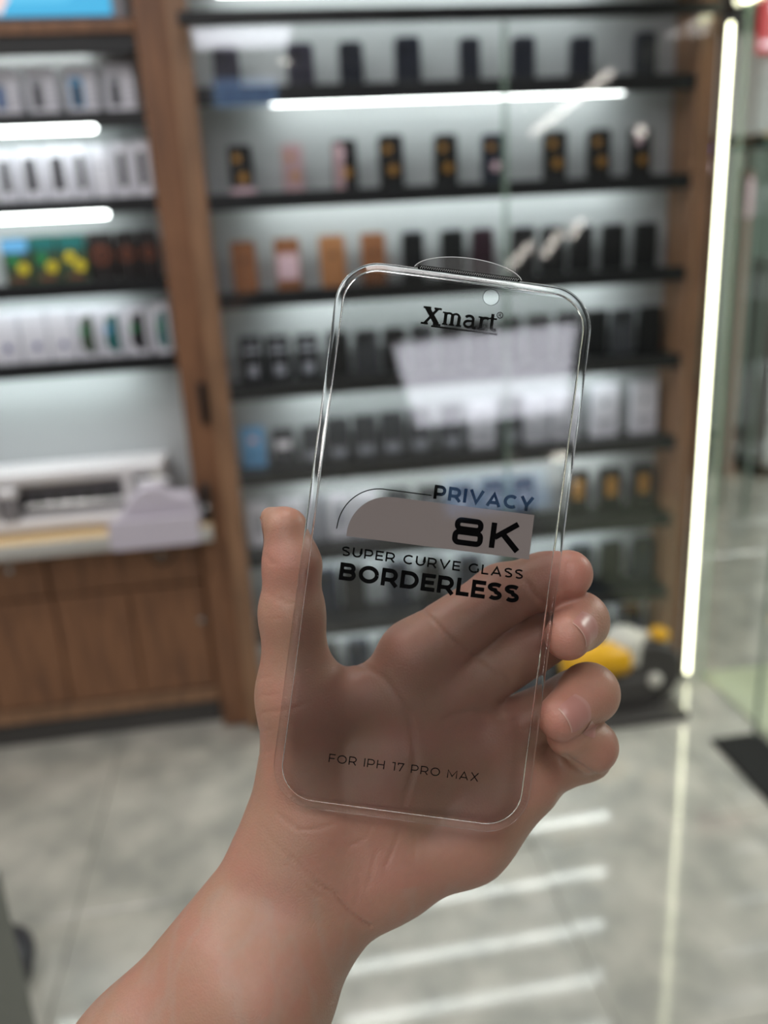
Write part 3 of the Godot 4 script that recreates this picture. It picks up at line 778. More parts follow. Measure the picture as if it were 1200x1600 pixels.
func build_floor_things() -> void:
	var m := thing("door_mat", "black rubber door mat at the glass entrance", "mat", Vector3(1.36, 0.002, -1.62))
	part("mat", box(0.12, 0.01, 1.02, 0.003), "black_rubber", m, Vector3(0.0, 0.0055, 0))
	m.position = Vector3(1.385, 0.001, -1.62)
	m.get_child(0).mesh = box(0.16, 0.010, 1.04, 0.003)
	# floor machine with the yellow drum
	var t := thing("floor_machine", "grey floor machine with yellow drum on a dark base plate by the shelving", "machine", Vector3(1.13, 0.0005, -2.38))
	part("base_plate", slab(0.34, 0.028, 0.18, 0.008, 0.004), "charcoal_plastic", t, Vector3(0, 0, 0.02))
	part("wheel_housing", extrude(circle(0.115, 32), -0.04, 0.045, 0.012), "charcoal_plastic", t, Vector3(0.065, 0.145, -0.01))
	part("hub", lathe([Vector2(0.026, 0.0), Vector2(0.026, 0.012), Vector2(0.018, 0.02), Vector2(0.0, 0.022)], 20), "warm_white_plastic", t, Vector3(0.075, 0.125, 0.035), Vector3(90, 0, 0))
	part("body", slab(0.22, 0.12, 0.11, 0.03, 0.012), "charcoal_plastic", t, Vector3(-0.03, 0.026, -0.01))
	part("drum", lathe([Vector2(0.0, -0.11), Vector2(0.05, -0.108), Vector2(0.058, -0.095), Vector2(0.058, 0.095), Vector2(0.05, 0.108), Vector2(0.0, 0.11)], 26), "yellow_plastic", t, Vector3(-0.12, 0.205, 0.0), Vector3(0, 0, 90))
	part("motor_cover", lathe([Vector2(0.07, 0.0), Vector2(0.072, 0.05), Vector2(0.062, 0.085), Vector2(0.035, 0.106), Vector2(0.0, 0.112)], 26), "warm_white_plastic", t, Vector3(-0.005, 0.185, -0.03))
	part("guard", extrude(circle(0.10, 28), -0.03, 0.02, 0.012), "warm_white_plastic", t, Vector3(0.03, 0.185, -0.015))
	part("knob", lathe([Vector2(0.03, 0.0), Vector2(0.034, 0.012), Vector2(0.028, 0.03), Vector2(0.0, 0.036)], 20), "yellow_plastic", t, Vector3(0.10, 0.262, 0.0), Vector3(0, 0, -18))
	# near counter corner and the round bin behind it
	var c := thing("grey_counter", "plain grey counter corner at the lower left edge", "counter", Vector3(-0.653, 0, -0.72))
	part("carcass", box(0.47, 0.80, 0.56, 0.003), "counter_grey", c, Vector3(0, 0.40, 0))
	part("worktop", box(0.47, 0.03, 0.56, 0.004), "counter_edge", c, Vector3(0, 0.8155, 0))
	var b := thing("waste_bin", "dark grey rounded waste bin peeking out behind the grey counter", "bin", Vector3(-0.745, 0.0005, -1.62))
	part("bucket", lathe([Vector2(0.0, 0.0), Vector2(0.075, 0.0), Vector2(0.085, 0.015), Vector2(0.096, 0.06), Vector2(0.094, 0.07)]), "bin_grey", b)
	part("lid", lathe([Vector2(0.097, 0.068), Vector2(0.096, 0.08), Vector2(0.075, 0.105), Vector2(0.04, 0.118), Vector2(0.0, 0.122)]), "bin_grey", b)

# ---------------------------------------------------------------- lamps: some seen mirrored in glass, other ceiling panels added for fill
func build_lamps() -> void:
	for k in PANELS.size():
		var p: Vector2 = PANELS[k]
		var t := thing("ceiling_panel", ["white ceiling light panel mirrored in the screen protector", "added ceiling fill panel above the photographer", "added ceiling fill panel left of the photographer", "added ceiling fill panel between photographer and shelving", "added ceiling fill panel before the left cabinet", "added ceiling fill panel at the rear left of the shop"][k], "ceiling light", Vector3(p.x, 3.45, p.y))  # all but the mirrored panel are added to brighten the shop
		part("panel_frame", box(0.91, 0.014, 1.04, 0.003), "white_plastic", t, Vector3(0, -0.007, 0))
		part("panel_light", box(0.87, 0.006, 1.0, 0.0), "ceiling_panel_glow", t, Vector3(0, -0.0165, 0))
	var c := thing("ceiling_panel", "added square ceiling light panel brightening the corridor outside", "ceiling light", Vector3(4.6, 3.45, -2.2))  # fitting for the added corridor lamp
	part("panel_frame", box(1.26, 0.014, 1.26, 0.003), "white_plastic", c, Vector3(0, -0.007, 0))
	part("panel_light", box(1.2, 0.006, 1.2, 0.0), "ceiling_panel_glow", c, Vector3(0, -0.0165, 0))
	var d := thing("downlight", "small round ceiling downlight behind the photographer", "downlight", Vector3(0.55, 3.45, 4.86))
	part("trim_ring", lathe([Vector2(0.07, -0.012), Vector2(0.075, -0.006), Vector2(0.075, 0.0), Vector2(0.0, 0.0)], 24), "white_plastic", d)
	part("downlight_bulb", lathe([Vector2(0.0, -0.016), Vector2(0.058, -0.014), Vector2(0.06, -0.008), Vector2(0.0, -0.008)], 24), "downlight_glow", d)
	# blue backlit poster high on the rear wall
	var s := thing("backlit_poster", "blue backlit poster hanging from the ceiling, mirrored in the screen protector", "poster", Vector3(0.10, 2.955, 4.4))
	part("poster_frame", box(0.66, 0.28, 0.03, 0.004), "grey_plastic", s, Vector3(0, 0.125, 0.005))
	part("poster_screen", box(0.63, 0.25, 0.004, 0.0), "poster_blue", s, Vector3(0, 0.125, -0.013))
	for k in 3:
		part("poster_screen_shape", extrude(rrect(0.09, 0.14, 0.03), -0.002, 0.0), "poster_deep_blue", s, Vector3(-0.17 + 0.17 * k, 0.12, -0.0155))
	for k in 2:
		part("hanging_rod", tube([Vector3(-0.28 + 0.56 * k, 0.26, 0.005), Vector3(-0.28 + 0.56 * k, 0.40, 0.005), Vector3(-0.28 + 0.56 * k, 0.494, 0.005)], 0.004, 6), "steel", s)
	# slanted bars of light on the rear wall, mirrored in the sliding glass
	neon_bars()

func neon_bars() -> void:
	var bars := [[Vector2(4.33, 3.31), Vector2(3.35, 2.67)], [Vector2(4.0, 1.71), Vector2(3.86, 1.49)], [Vector2(3.75, 1.59), Vector2(3.5, 1.30)], [Vector2(3.37, 1.47), Vector2(3.09, 1.20)]]
	for k in bars.size():
		var a: Vector2 = bars[k][0]
		var b: Vector2 = bars[k][1]
		var m := (a + b) / 2
		var t := thing("light_bar", "%s slanted light bar in the mall behind, mirrored in the sliding glass" % ["long", "short", "medium", "lowest"][k], "light bar", Vector3(m.x, m.y, 5.24))
		part("light_tube", rod(a.distance_to(b), 0.035), "neon_bar_glow", t, Vector3.ZERO, Vector3(0, 0, rad_to_deg((a - b).angle())))
		part("bracket", box(0.03, 0.05, 0.05, 0.004), "steel", t, Vector3(0, 0, 0.03))
	for q in [[4.71, 2.66, "right"], [1.92, 2.84, "left"]]:
		var s := thing("spot_lamp", "small round lamp in the mall behind, %s of the light bars" % q[2], "lamp", Vector3(q[0], q[1], 5.24))
		part("lamp_bulb", lathe([Vector2(0.0, -0.03), Vector2(0.05, -0.025), Vector2(0.06, 0.0), Vector2(0.0, 0.04)], 18), "neon_bar_glow", s, Vector3.ZERO, Vector3(-90, 0, 0))
		part("lamp_base", extrude(circle(0.065, 18), 0.03, 0.06), "white_plastic", s)

# ---------------------------------------------------------------- the screen protector
func stroke(st: SurfaceTool, pts: Array, w: float, z: float, closed := false) -> void:
	var n := pts.size()
	var L := []
	var R := []
	for i in n:
		var p: Vector2 = pts[i]
		var a: Vector2
		var b: Vector2
		if closed:
			a = (p - pts[(i + n - 1) % n]).normalized()
			b = (pts[(i + 1) % n] - p).normalized()
		else:
			a = (p - pts[i - 1]).normalized() if i > 0 else (pts[1] - p).normalized()
			b = (pts[i + 1] - p).normalized() if i < n - 1 else a
		var na := Vector2(-a.y, a.x)
		var m := na + Vector2(-b.y, b.x)
		var off := m * (w / 2 / maxf(0.5, m.dot(na)))
		L.append(p + off)
		R.append(p - off)
	for i in (n if closed else n - 1):
		var j := (i + 1) % n
		quad(st, Vector3(R[i].x, R[i].y, z), Vector3(R[j].x, R[j].y, z), Vector3(L[j].x, L[j].y, z), Vector3(L[i].x, L[i].y, z))

func arc(c: Vector2, rx: float, ry: float, a0: float, a1: float, n := 12) -> Array:
	var p := []
	for k in n + 1:
		var a := deg_to_rad(lerpf(a0, a1, float(k) / n))
		p.append(c + Vector2(cos(a) * rx, sin(a) * ry))
	return p

# strokes of a geometric capital; cap height 1, stroke centre lines inset by h (half the stroke width)
func glyph(ch: String, h: float) -> Array:      # [advance width, [polylines], [closed flags]]
	var t := 1.0 - h
	match ch:
		"P":
			var r := (t - 0.36) / 2
			return [0.80, [[Vector2(h, 0), Vector2(h, 1)], [Vector2(h, 0.36)] + arc(Vector2(0.45, 0.36 + r), 0.80 - h - 0.45, r, -90, 90) + [Vector2(h, t)]]]
		"R":
			var r := (t - 0.36) / 2
			return [0.84, [[Vector2(h, 0), Vector2(h, 1)], [Vector2(h, 0.36)] + arc(Vector2(0.45, 0.36 + r), 0.82 - h - 0.45, r, -90, 90) + [Vector2(h, t)], [Vector2(0.48, 0.36), Vector2(0.78, 0.0)]]]
		"I":
			return [2 * h, [[Vector2(h, 0), Vector2(h, 1)]]]
		"V":
			return [0.98, [[Vector2(h * 0.9, 1), Vector2(0.49, h), Vector2(0.98 - h * 0.9, 1)]]]
		"A":
			return [0.98, [[Vector2(h * 0.9, 0), Vector2(0.49, 1 - h), Vector2(0.98 - h * 0.9, 0)], [Vector2(0.2, 0.27), Vector2(0.78, 0.27)]]]
		"C":
			return [0.90, [arc(Vector2(0.5, 0.5), 0.5 - h, 0.5 - h, 48, 312, 26)]]
		"G":
			return [0.95, [arc(Vector2(0.5, 0.5), 0.5 - h, 0.5 - h, 48, 318, 26) + [Vector2(0.5 + (0.5 - h) * 0.743, 0.5 - (0.5 - h) * 0.669)], [Vector2(0.93 - h, 0.12), Vector2(0.93 - h, 0.52)]]]
		"Y":
			return [0.92, [[Vector2(h * 0.9, 1), Vector2(0.46, 0.38), Vector2(0.92 - h * 0.9, 1)], [Vector2(0.46, 0.42), Vector2(0.46, 0)]]]
		"S":
			return [0.74, [arc(Vector2(0.37, 0.755 - h * 0.25), 0.34 - h * 0.5, 0.245 - h * 0.75, 35, 270, 18) + arc(Vector2(0.37, 0.255 + h * 0.25), 0.37 - h, 0.255 - h * 0.75, 90, -145, 18).slice(1)]]
		"U":
			return [0.84, [[Vector2(h, 1), Vector2(h, 0.42)] + arc(Vector2(0.42, 0.42), 0.42 - h, 0.42 - h, 180, 360, 16) + [Vector2(0.84 - h, 0.42), Vector2(0.84 - h, 1)]]]
		"E":
			return [0.70, [[Vector2(0.70, h), Vector2(h, h), Vector2(h, t), Vector2(0.69, t)], [Vector2(h, 0.5), Vector2(0.63, 0.5)]]]
		"L":
			return [0.64, [[Vector2(h, 1), Vector2(h, h), Vector2(0.64, h)]]]
		"B":
			var r1 := (t - 0.52) / 2
			var r2 := (0.52 - h) / 2
			return [0.84, [[Vector2(h, 0), Vector2(h, 1)], [Vector2(h, 0.52)] + arc(Vector2(0.50, 0.52 + r1), 0.79 - h - 0.50, r1, -90, 90) + [Vector2(h, t)], [Vector2(h, h)] + arc(Vector2(0.52, h + r2), 0.84 - h - 0.52, r2, -90, 90) + [Vector2(h, 0.52)]]]
		"O":
			return [1.02, [arc(Vector2(0.51, 0.5), 0.51 - h, 0.5 - h, 0, 360, 32)]]
		"D":
			return [0.92, [[Vector2(h, h), Vector2(h, t)] + arc(Vector2(0.44, 0.5), 0.92 - h - 0.44, 0.5 - h, 90, -90, 20) + [Vector2(h, h)], [Vector2(h, 0), Vector2(h, 1)]]]
		"F":
			return [0.68, [[Vector2(h, 0), Vector2(h, t), Vector2(0.68, t)], [Vector2(h, 0.47), Vector2(0.62, 0.47)]]]
		"H":
			return [0.84, [[Vector2(h, 0), Vector2(h, 1)], [Vector2(0.84 - h, 0), Vector2(0.84 - h, 1)], [Vector2(h, 0.5), Vector2(0.84 - h, 0.5)]]]
		"1":
			return [0.36, [[Vector2(0.0, t), Vector2(0.36 - h, t), Vector2(0.36 - h, 0)]]]
		"7":
			return [0.68, [[Vector2(h, 0.72), Vector2(h, t), Vector2(0.68 - h * 0.6, t), Vector2(0.26, 0)]]]
		"M":
			return [1.06, [[Vector2(h, 0), Vector2(h, 1 - h), Vector2(0.53, 0.22), Vector2(1.06 - h, 1 - h), Vector2(1.06 - h, 0)]]]
		"X":
			return [0.86, [[Vector2(h * 0.9, 0), Vector2(0.86 - h * 0.9, 1)], [Vector2(h * 0.9, 1), Vector2(0.86 - h * 0.9, 0)]]]
	return [0.34, []]

func word(text: String, x0: float, x1: float, y0: float, cap: float, weight: float, gap: float, z: float) -> ArrayMesh:
	var st := begin()
	var total := 0.0
	for ch in text:
		total += float(glyph(ch, weight / 2)[0]) + gap
	total -= gap
	var sx := (x1 - x0) / total
	var x := 0.0
	for ch in text:
		var g := glyph(ch, weight / 2)
		for line in g[1]:
			var pts := []
			for p in line:
				pts.append(Vector2(x0 + (x + p.x) * sx, y0 + p.y * cap) * 0.001)
			stroke(st, pts, weight * cap * 0.001, z)
		x += float(g[0]) + gap
	return done(st)

func build_protector() -> void:
	var mid := held * Vector3((674.5 - 600.0) / 1300.0 * 0.2425, -(855.0 - 800.0) / 1300.0 * 0.2425, -0.2425)
	var t := thing("screen_protector", "tinted privacy glass screen protector with black lettering held in the hand", "screen protector", mid)
	t.basis = held.basis * Basis(Vector3(0, 0, 1), deg_to_rad(-7.5))
	var cx := 0.00025
	var zf := 0.00025
	# tinted sheet: a rounded plate with a round hole for the lens
	var plate := rrect(0.0700, 0.1554, 0.0100, 10)
	for i in plate.size():
		plate[i] += Vector2(cx, 0)
	var hole := circle(0.00235, 28)
	for i in hole.size():
		hole[i] += Vector2(0.00761, 0.07439)
	var halves := []
	var cut := 0.07439
	for band in [[-0.1, cut], [cut, 0.1]]:
		var r := PackedVector2Array([Vector2(-0.1, band[0]), Vector2(0.1, band[0]), Vector2(0.1, band[1]), Vector2(-0.1, band[1])])
		for a in Geometry2D.intersect_polygons(plate, r):
			for b in Geometry2D.clip_polygons(a, hole):
				halves.append(b)
	var st := begin()
	for poly in halves:
		var idx := Geometry2D.triangulate_polygon(poly)
		for k in range(0, idx.size(), 3):
			var a: Vector2 = poly[idx[k]]
			var b: Vector2 = poly[idx[k + 1]]
			var c: Vector2 = poly[idx[k + 2]]
			if (b - a).cross(c - a) < 0.0:
				var s := b
				b = c
				c = s
			for v in [a, c, b]:
				st.add_vertex(Vector3(v.x, v.y, zf))
			for v in [a, b, c]:
				st.add_vertex(Vector3(v.x, v.y, -zf))
	part("tinted_glass", done(st), "tinted_film", t)
	# privacy film: black micro-louvres inside the sheet, edge-on to someone looking straight at it
	st = begin()
	var pitch_ := 0.00015
	var deep := 0.000115
	var v := -0.0770
	while v < 0.0770:
		var hw := 0.0350
		var over := absf(v) - (0.0777 - 0.0100)
		if over > 0.0:
			hw = 0.0250 + sqrt(maxf(0.0, 0.0001 - over * over))
		var lean := 0.06
		var spans := [[cx - hw, cx + hw]]
		if absf(v - 0.07439) < 0.0024:
			var chord := sqrt(maxf(0.0, 0.0024 * 0.0024 - (v - 0.07439) * (v - 0.07439)))
			spans = [[cx - hw, 0.00761 - chord], [0.00761 + chord, cx + hw]]
		for sp in spans:
			quad(st, Vector3(sp[0], v + lean * pitch_, 0.0), Vector3(sp[1], v + lean * pitch_, 0.0), Vector3(sp[1], v - lean * pitch_, -deep), Vector3(sp[0], v - lean * pitch_, -deep))
		v += pitch_
	part("privacy_louvres", done(st), "print_ink", t).set_meta("kind", "stuff")
	# clear curved rim swept round the plate
	var prof := []       # outward, height
	for q in [[0.0, 0.25], [0.3, 0.245], [0.7, 0.21], [1.2, 0.13], [1.7, 0.02], [2.1, -0.10], [2.4, -0.22], [2.58, -0.33], [2.68, -0.44], [2.7, -0.52], [2.64, -0.60], [2.5, -0.63], [2.3, -0.60], [1.8, -0.48], [1.2, -0.35], [0.6, -0.27], [0.0, -0.25]]:
		prof.append(Vector2(q[0], q[1]) * 0.001)
	st = begin(true)
	var n := plate.size()
	var rings := []
	for i in n:
		var a := (plate[i] - plate[(i + n - 1) % n]).normalized()
		var b := (plate[(i + 1) % n] - plate[i]).normalized()
		var m := (Vector2(a.y, -a.x) + Vector2(b.y, -b.x)).normalized()
		var ring := []
		for p in prof:
			ring.append(Vector3(plate[i].x + m.x * p.x, plate[i].y + m.y * p.x, p.y))
		rings.append(ring)
	for i in n:
		var j := (i + 1) % n
		for k in prof.size():
			var l := (k + 1) % prof.size()
			quad(st, rings[i][k], rings[i][l], rings[j][l], rings[j][k])
	part("clear_rim", done(st), "clear_glass_rim", t, Vector3.ZERO, Vector3.ZERO, "clear curved glass rim")
	# ring round the lens hole
	st = begin()
	var ringp := []
	for p in hole:
		ringp.append(p)
	stroke(st, ringp, 0.00014, zf + 0.00002, true)
	part("lens_hole_outline", done(st), "print_ink", t)
	# earpiece: black perforated strip and the clear tab above it
	st = begin()
	stroke(st, [Vector2(-0.0146, 0.08055), Vector2(0.0153, 0.08055)], 0.0012, 0.0)
	var mesh_strip := part("speaker_mesh", done(st), "print_ink", t)
	st = begin()
	for row in 2:
		for k in 44:
			var x := -0.0139 + 0.00066 * k + (0.00033 if row == 1 else 0.0)
			var y := 0.08035 + 0.00038 * row
			stroke(st, [Vector2(x - 0.00011, y), Vector2(x + 0.00011, y)], 0.00020, 0.00004)
	var dots := part("perforations", done(st), "clear_rim_line", mesh_strip)
	dots.set_meta("kind", "stuff")
	part("film_step", extrude(PackedVector2Array([Vector2(-0.0163, 0.0780), Vector2(0.0157, 0.0780), Vector2(0.0135, 0.0790), Vector2(-0.0131, 0.0788)]), zf + 0.00002, zf + 0.00006), "tinted_film", t)
	var tab := PackedVector2Array()
	for k in 25:
		var a := lerpf(PI * 0.94, PI * 0.06, k / 24.0)
		tab.append(Vector2(0.0001 + 0.0160 * cos(a), 0.0795 + 0.0054 * pow(sin(a), 1.0)))
	tab.reverse()
	part("pull_tab", extrude(tab, -0.0002, 0.0001), "clear_tab", t)
	st = begin()
	var rimline := []
	for p in tab:
		rimline.append(p)
	stroke(st, rimline, 0.00022, 0.00014)
	part("pull_tab_edge", done(st), "clear_rim_line", t)
	# printing
	var zi := 0.00012
	st = begin()
	var ban := [Vector2(-25.15, 0.0), Vector2(28.55, 0.15), Vector2(28.45, 13.2), Vector2(-13.0, 13.0)] + arc(Vector2(-13.4, 1.0), 11.7, 11.9, 92, 180, 18)
	var bp := PackedVector2Array()
	for p in ban:
		bp.append(p * 0.001)
	part("print_banner", extrude(bp, 0.00004, 0.00006), "banner_ink", t, Vector3.ZERO, Vector3.ZERO, "grey banner with rounded corner")
	st = begin()
	var ln := [Vector2(-28.2, 1.75)] + arc(Vector2(-15.9, 2.4), 12.2, 12.55, 178, 92, 22) + [Vector2(-2.0, 14.95)]
	var lp := []
	for p in ln:
		lp.append(p * 0.001)
	stroke(st, lp, 0.00030, zi)
	part("print_line", done(st), "print_ink", t)
	part("lettering_privacy", word("PRIVACY", -1.5, 27.9, 14.1, 4.1, 0.23, 0.13, zi), "print_ink", t)
	part("lettering_super_curve_glass", word("SUPER CURVE GLASS", -25.8, 27.5, -5.85, 2.8, 0.175, 0.18, zi), "print_ink", t)
	part("lettering_borderless", word("BORDERLESS", -25.8, 27.2, -12.9, 5.15, 0.235, 0.09, zi), "print_ink", t)
	part("lettering_model", word("FOR IPH 17 PRO MAX", -21.7, 22.3, -65.95, 2.45, 0.125, 0.22, zi), "print_ink", t)
	# 8K in wide squared numerals
	st = begin()
	for q in [[[10.0, 7.75], [7.0, 2.55]], [[10.0, 4.05], [7.6, 3.05]]]:
		var c := Vector2(q[0][0], q[0][1])
		var loop := []
		for p in rrect(q[1][0] - 0.2, q[1][1], 1.15, 6):
			loop.append((c + p) * 0.001)
		stroke(st, loop, 0.0016, zi, true)
	stroke(st, [Vector2(0.01725, 0.0021), Vector2(0.01725, 0.0095)], 0.0016, zi)
	stroke(st, [Vector2(0.0178, 0.0052), Vector2(0.02415, 0.0099)], 0.0016, zi)
	stroke(st, [Vector2(0.0200, 0.0066), Vector2(0.0248, 0.0020)], 0.0017, zi)
	part("lettering_resolution", done(st), "print_ink", t)
	brand(t, zi)

func brand(t: Node3D, z: float) -> void:
	var st := begin()
	var S := func(pts: Array, w: float) -> void:
		var q := []
		for p in pts:
			q.append(p * 0.001)
		stroke(st, q, w * 0.001, z)
	# X with slab serifs
	S.call([Vector2(-10.4, 69.1), Vector2(-7.0, 64.5)], 1.45)
	S.call([Vector2(-7.2, 69.1), Vector2(-10.6, 64.5)], 0.8)
	for p in [[-11.5, -9.2, 69.1], [-8.3, -6.1, 69.1], [-11.7, -9.6, 64.45], [-8.2, -5.9, 64.45]]:
		S.call([Vector2(p[0], p[2]), Vector2(p[1], p[2])], 0.6)
	# m
	var b := 64.75
	var xh := 3.75
	for x in [-4.75, -2.75, -0.75]:
		S.call([Vector2(x, b), Vector2(x, b + xh - 0.9)], 0.95)
		S.call([Vector2(x - 0.8, b + 0.2), Vector2(x + 0.85, b + 0.2)], 0.45)
	S.call([Vector2(-5.7, b + xh - 0.2), Vector2(-4.7, b + xh - 0.2)], 0.45)
	S.call([Vector2(-4.75, b + xh - 1.4), Vector2(-4.75, b + xh)], 0.95)
	S.call(arc(Vector2(-3.75, b + xh - 1.15), 1.0, 0.9, 170, 0, 10), 0.65)
	S.call(arc(Vector2(-1.75, b + xh - 1.15), 1.0, 0.9, 170, 0, 10), 0.65)
	# a
	S.call(arc(Vector2(2.2, b + xh - 1.2), 1.15, 0.95, 155, 0, 10) + [Vector2(3.35, b + 0.6), Vector2(3.65, b + 0.22), Vector2(4.4, b + 0.22)], 0.8)
	S.call(arc(Vector2(2.05, b + 1.1), 1.15, 0.9, 75, 345, 16), 0.75)
	S.call([Vector2(2.05, b + 2.0), Vector2(3.3, b + 2.05)], 0.6)
	# r
	S.call([Vector2(5.75, b), Vector2(5.75, b + xh)], 0.95)
	S.call([Vector2(4.8, b + 0.2), Vector2(6.9, b + 0.2)], 0.45)
	S.call([Vector2(4.8, b + xh - 0.2), Vector2(5.8, b + xh - 0.2)], 0.45)
	S.call(arc(Vector2(7.0, b + xh - 1.35), 1.2, 1.1, 165, 45, 10), 0.8)
	# t
	S.call([Vector2(8.85, b + xh + 1.2), Vector2(8.85, b + 1.1)] + arc(Vector2(9.65, b + 1.0), 0.8, 0.75, 180, 325, 10), 0.9)
	S.call([Vector2(8.0, b + xh - 0.2), Vector2(10.2, b + xh - 0.2)], 0.5)
	# underline
	S.call([Vector2(-8.6, 63.85), Vector2(10.9, 63.95)], 0.5)
	# registered mark
	S.call(arc(Vector2(10.9, 69.6), 0.85, 0.85, 0, 360, 20), 0.22)
	S.call([Vector2(10.62, 69.15), Vector2(10.62, 70.05)], 0.2)
	S.call(arc(Vector2(10.82, 69.82), 0.28, 0.22, 90, -90, 8), 0.2)
	S.call([Vector2(10.85, 69.6), Vector2(11.2, 69.15)], 0.2)
	part("lettering_brand", done(st), "print_ink", t)

# ---------------------------------------------------------------- the hand
# joints in millimetres in the frame of the raised arm (x right, y up, z towards the photographer)
const J := {
	"elbow_a": Vector3(-165.0, -285.0, -228.0), "elbow_b": Vector3(-125.0, -292.0, -228.0),
	"fore_a": Vector3(-71.8, -164.9, -247.0), "fore_b": Vector3(-38.4, -143.6, -247.0),
	"wrist_a": Vector3(-26.8, -107.6, -263.5), "wrist_b": Vector3(-20.4, -123.3, -262.0),
	"thumb_root": Vector3(-22.8, -90.5, -264.5), "thumb_knuckle": Vector3(-26.7, -56.8, -259.0), "thumb_joint": Vector3(-28.2, -30.7, -254.5), "thumb_pad": Vector3(-28.0, -16.0, -253.2), "thumb_edge": Vector3(-35.2, -1.2, -256.0), "thumb_tip": Vector3(-30.0, -5.1, -253.0),
	"index_0": Vector3(10.1, -45.7, -263.0), "index_1": Vector3(37.3, -26.0, -262.0), "index_2": Vector3(49.6, -21.4, -258.0), "index_3": Vector3(56.3, -19.0, -254.0),
	"middle_0": Vector3(22.9, -56.9, -266.0), "middle_1": Vector3(60.9, -35.0, -271.0), "middle_2": Vector3(60.5, -33.9, -258.0), "middle_3": Vector3(54.6, -37.1, -247.5),
	"ring_0": Vector3(34.0, -73.2, -268.0), "ring_1": Vector3(63.0, -60.9, -273.0), "ring_2": Vector3(63.5, -56.2, -258.0), "ring_3": Vector3(52.8, -61.2, -248.0),
	"little_0": Vector3(44.7, -86.4, -270.0), "little_1": Vector3(65.9, -79.1, -272.0), "little_2": Vector3(64.8, -73.2, -260.0), "little_3": Vector3(55.7, -68.1, -253.0),
	"heel": Vector3(0.0, -112.1, -266.0), "heel_side": Vector3(25.2, -102.3, -268.0), "web": Vector3(0.0, -56.2, -263.0), "web_root": Vector3(-24.2, -60.5, -258.0), "palm": Vector3(0.0, -86.6, -268.0),
}
# bones: from, to, radius, radius, group, blend within the group
const BONES := [
	["elbow_a", "fore_a", 31.0, 20.5, 0, 12.0], ["fore_a", "wrist_a", 20.5, 16.5, 0, 12.0],
	["elbow_b", "fore_b", 33.0, 21.0, 0, 12.0], ["fore_b", "wrist_b", 21.0, 16.0, 0, 12.0],
	["wrist_a", "thumb_root", 16.5, 16.0, 0, 10.0], ["thumb_root", "thumb_knuckle", 16.0, 12.3, 0, 10.0],
	["wrist_b", "heel", 16.0, 15.0, 0, 10.0], ["heel", "heel_side", 15.0, 15.0, 0, 10.0], ["heel_side", "little_0", 15.0, 13.0, 0, 10.0],
	["wrist_a", "palm", 15.0, 14.0, 0, 12.0], ["palm", "index_0", 14.0, 11.0, 0, 10.0], ["palm", "middle_0", 14.0, 11.0, 0, 10.0], ["palm", "ring_0", 14.0, 11.0, 0, 10.0], ["heel", "palm", 14.0, 14.0, 0, 10.0],
	["web_root", "web", 8.0, 8.5, 0, 10.0],
	["thumb_knuckle", "thumb_joint", 11.6, 9.2, 1, 5.0], ["thumb_joint", "thumb_pad", 9.2, 8.0, 1, 5.0], ["thumb_pad", "thumb_tip", 8.0, 6.4, 1, 5.0], ["thumb_tip", "thumb_edge", 5.0, 2.6, 1, 4.0],
	["index_0", "index_1", 11.6, 9.3, 2, 4.0], ["index_1", "index_2", 8.9, 8.2, 2, 4.0], ["index_2", "index_3", 8.2, 7.4, 2, 4.0],
	["middle_0", "middle_1", 10.8, 9.2, 3, 4.0], ["middle_1", "middle_2", 9.0, 8.4, 3, 4.0], ["middle_2", "middle_3", 8.4, 7.0, 3, 4.0],
	["ring_0", "ring_1", 10.2, 8.4, 4, 4.0], ["ring_1", "ring_2", 8.4, 8.6, 4, 4.0], ["ring_2", "ring_3", 8.6, 7.0, 4, 4.0],
	["little_0", "little_1", 9.5, 7.8, 5, 4.0], ["little_1", "little_2", 7.8, 7.4, 5, 4.0], ["little_2", "little_3", 7.4, 6.2, 5, 4.0],
]
const JOIN := [0.0, 6.0, 4.0, 2.0, 2.0, 2.0]      # blend of each group with what came before
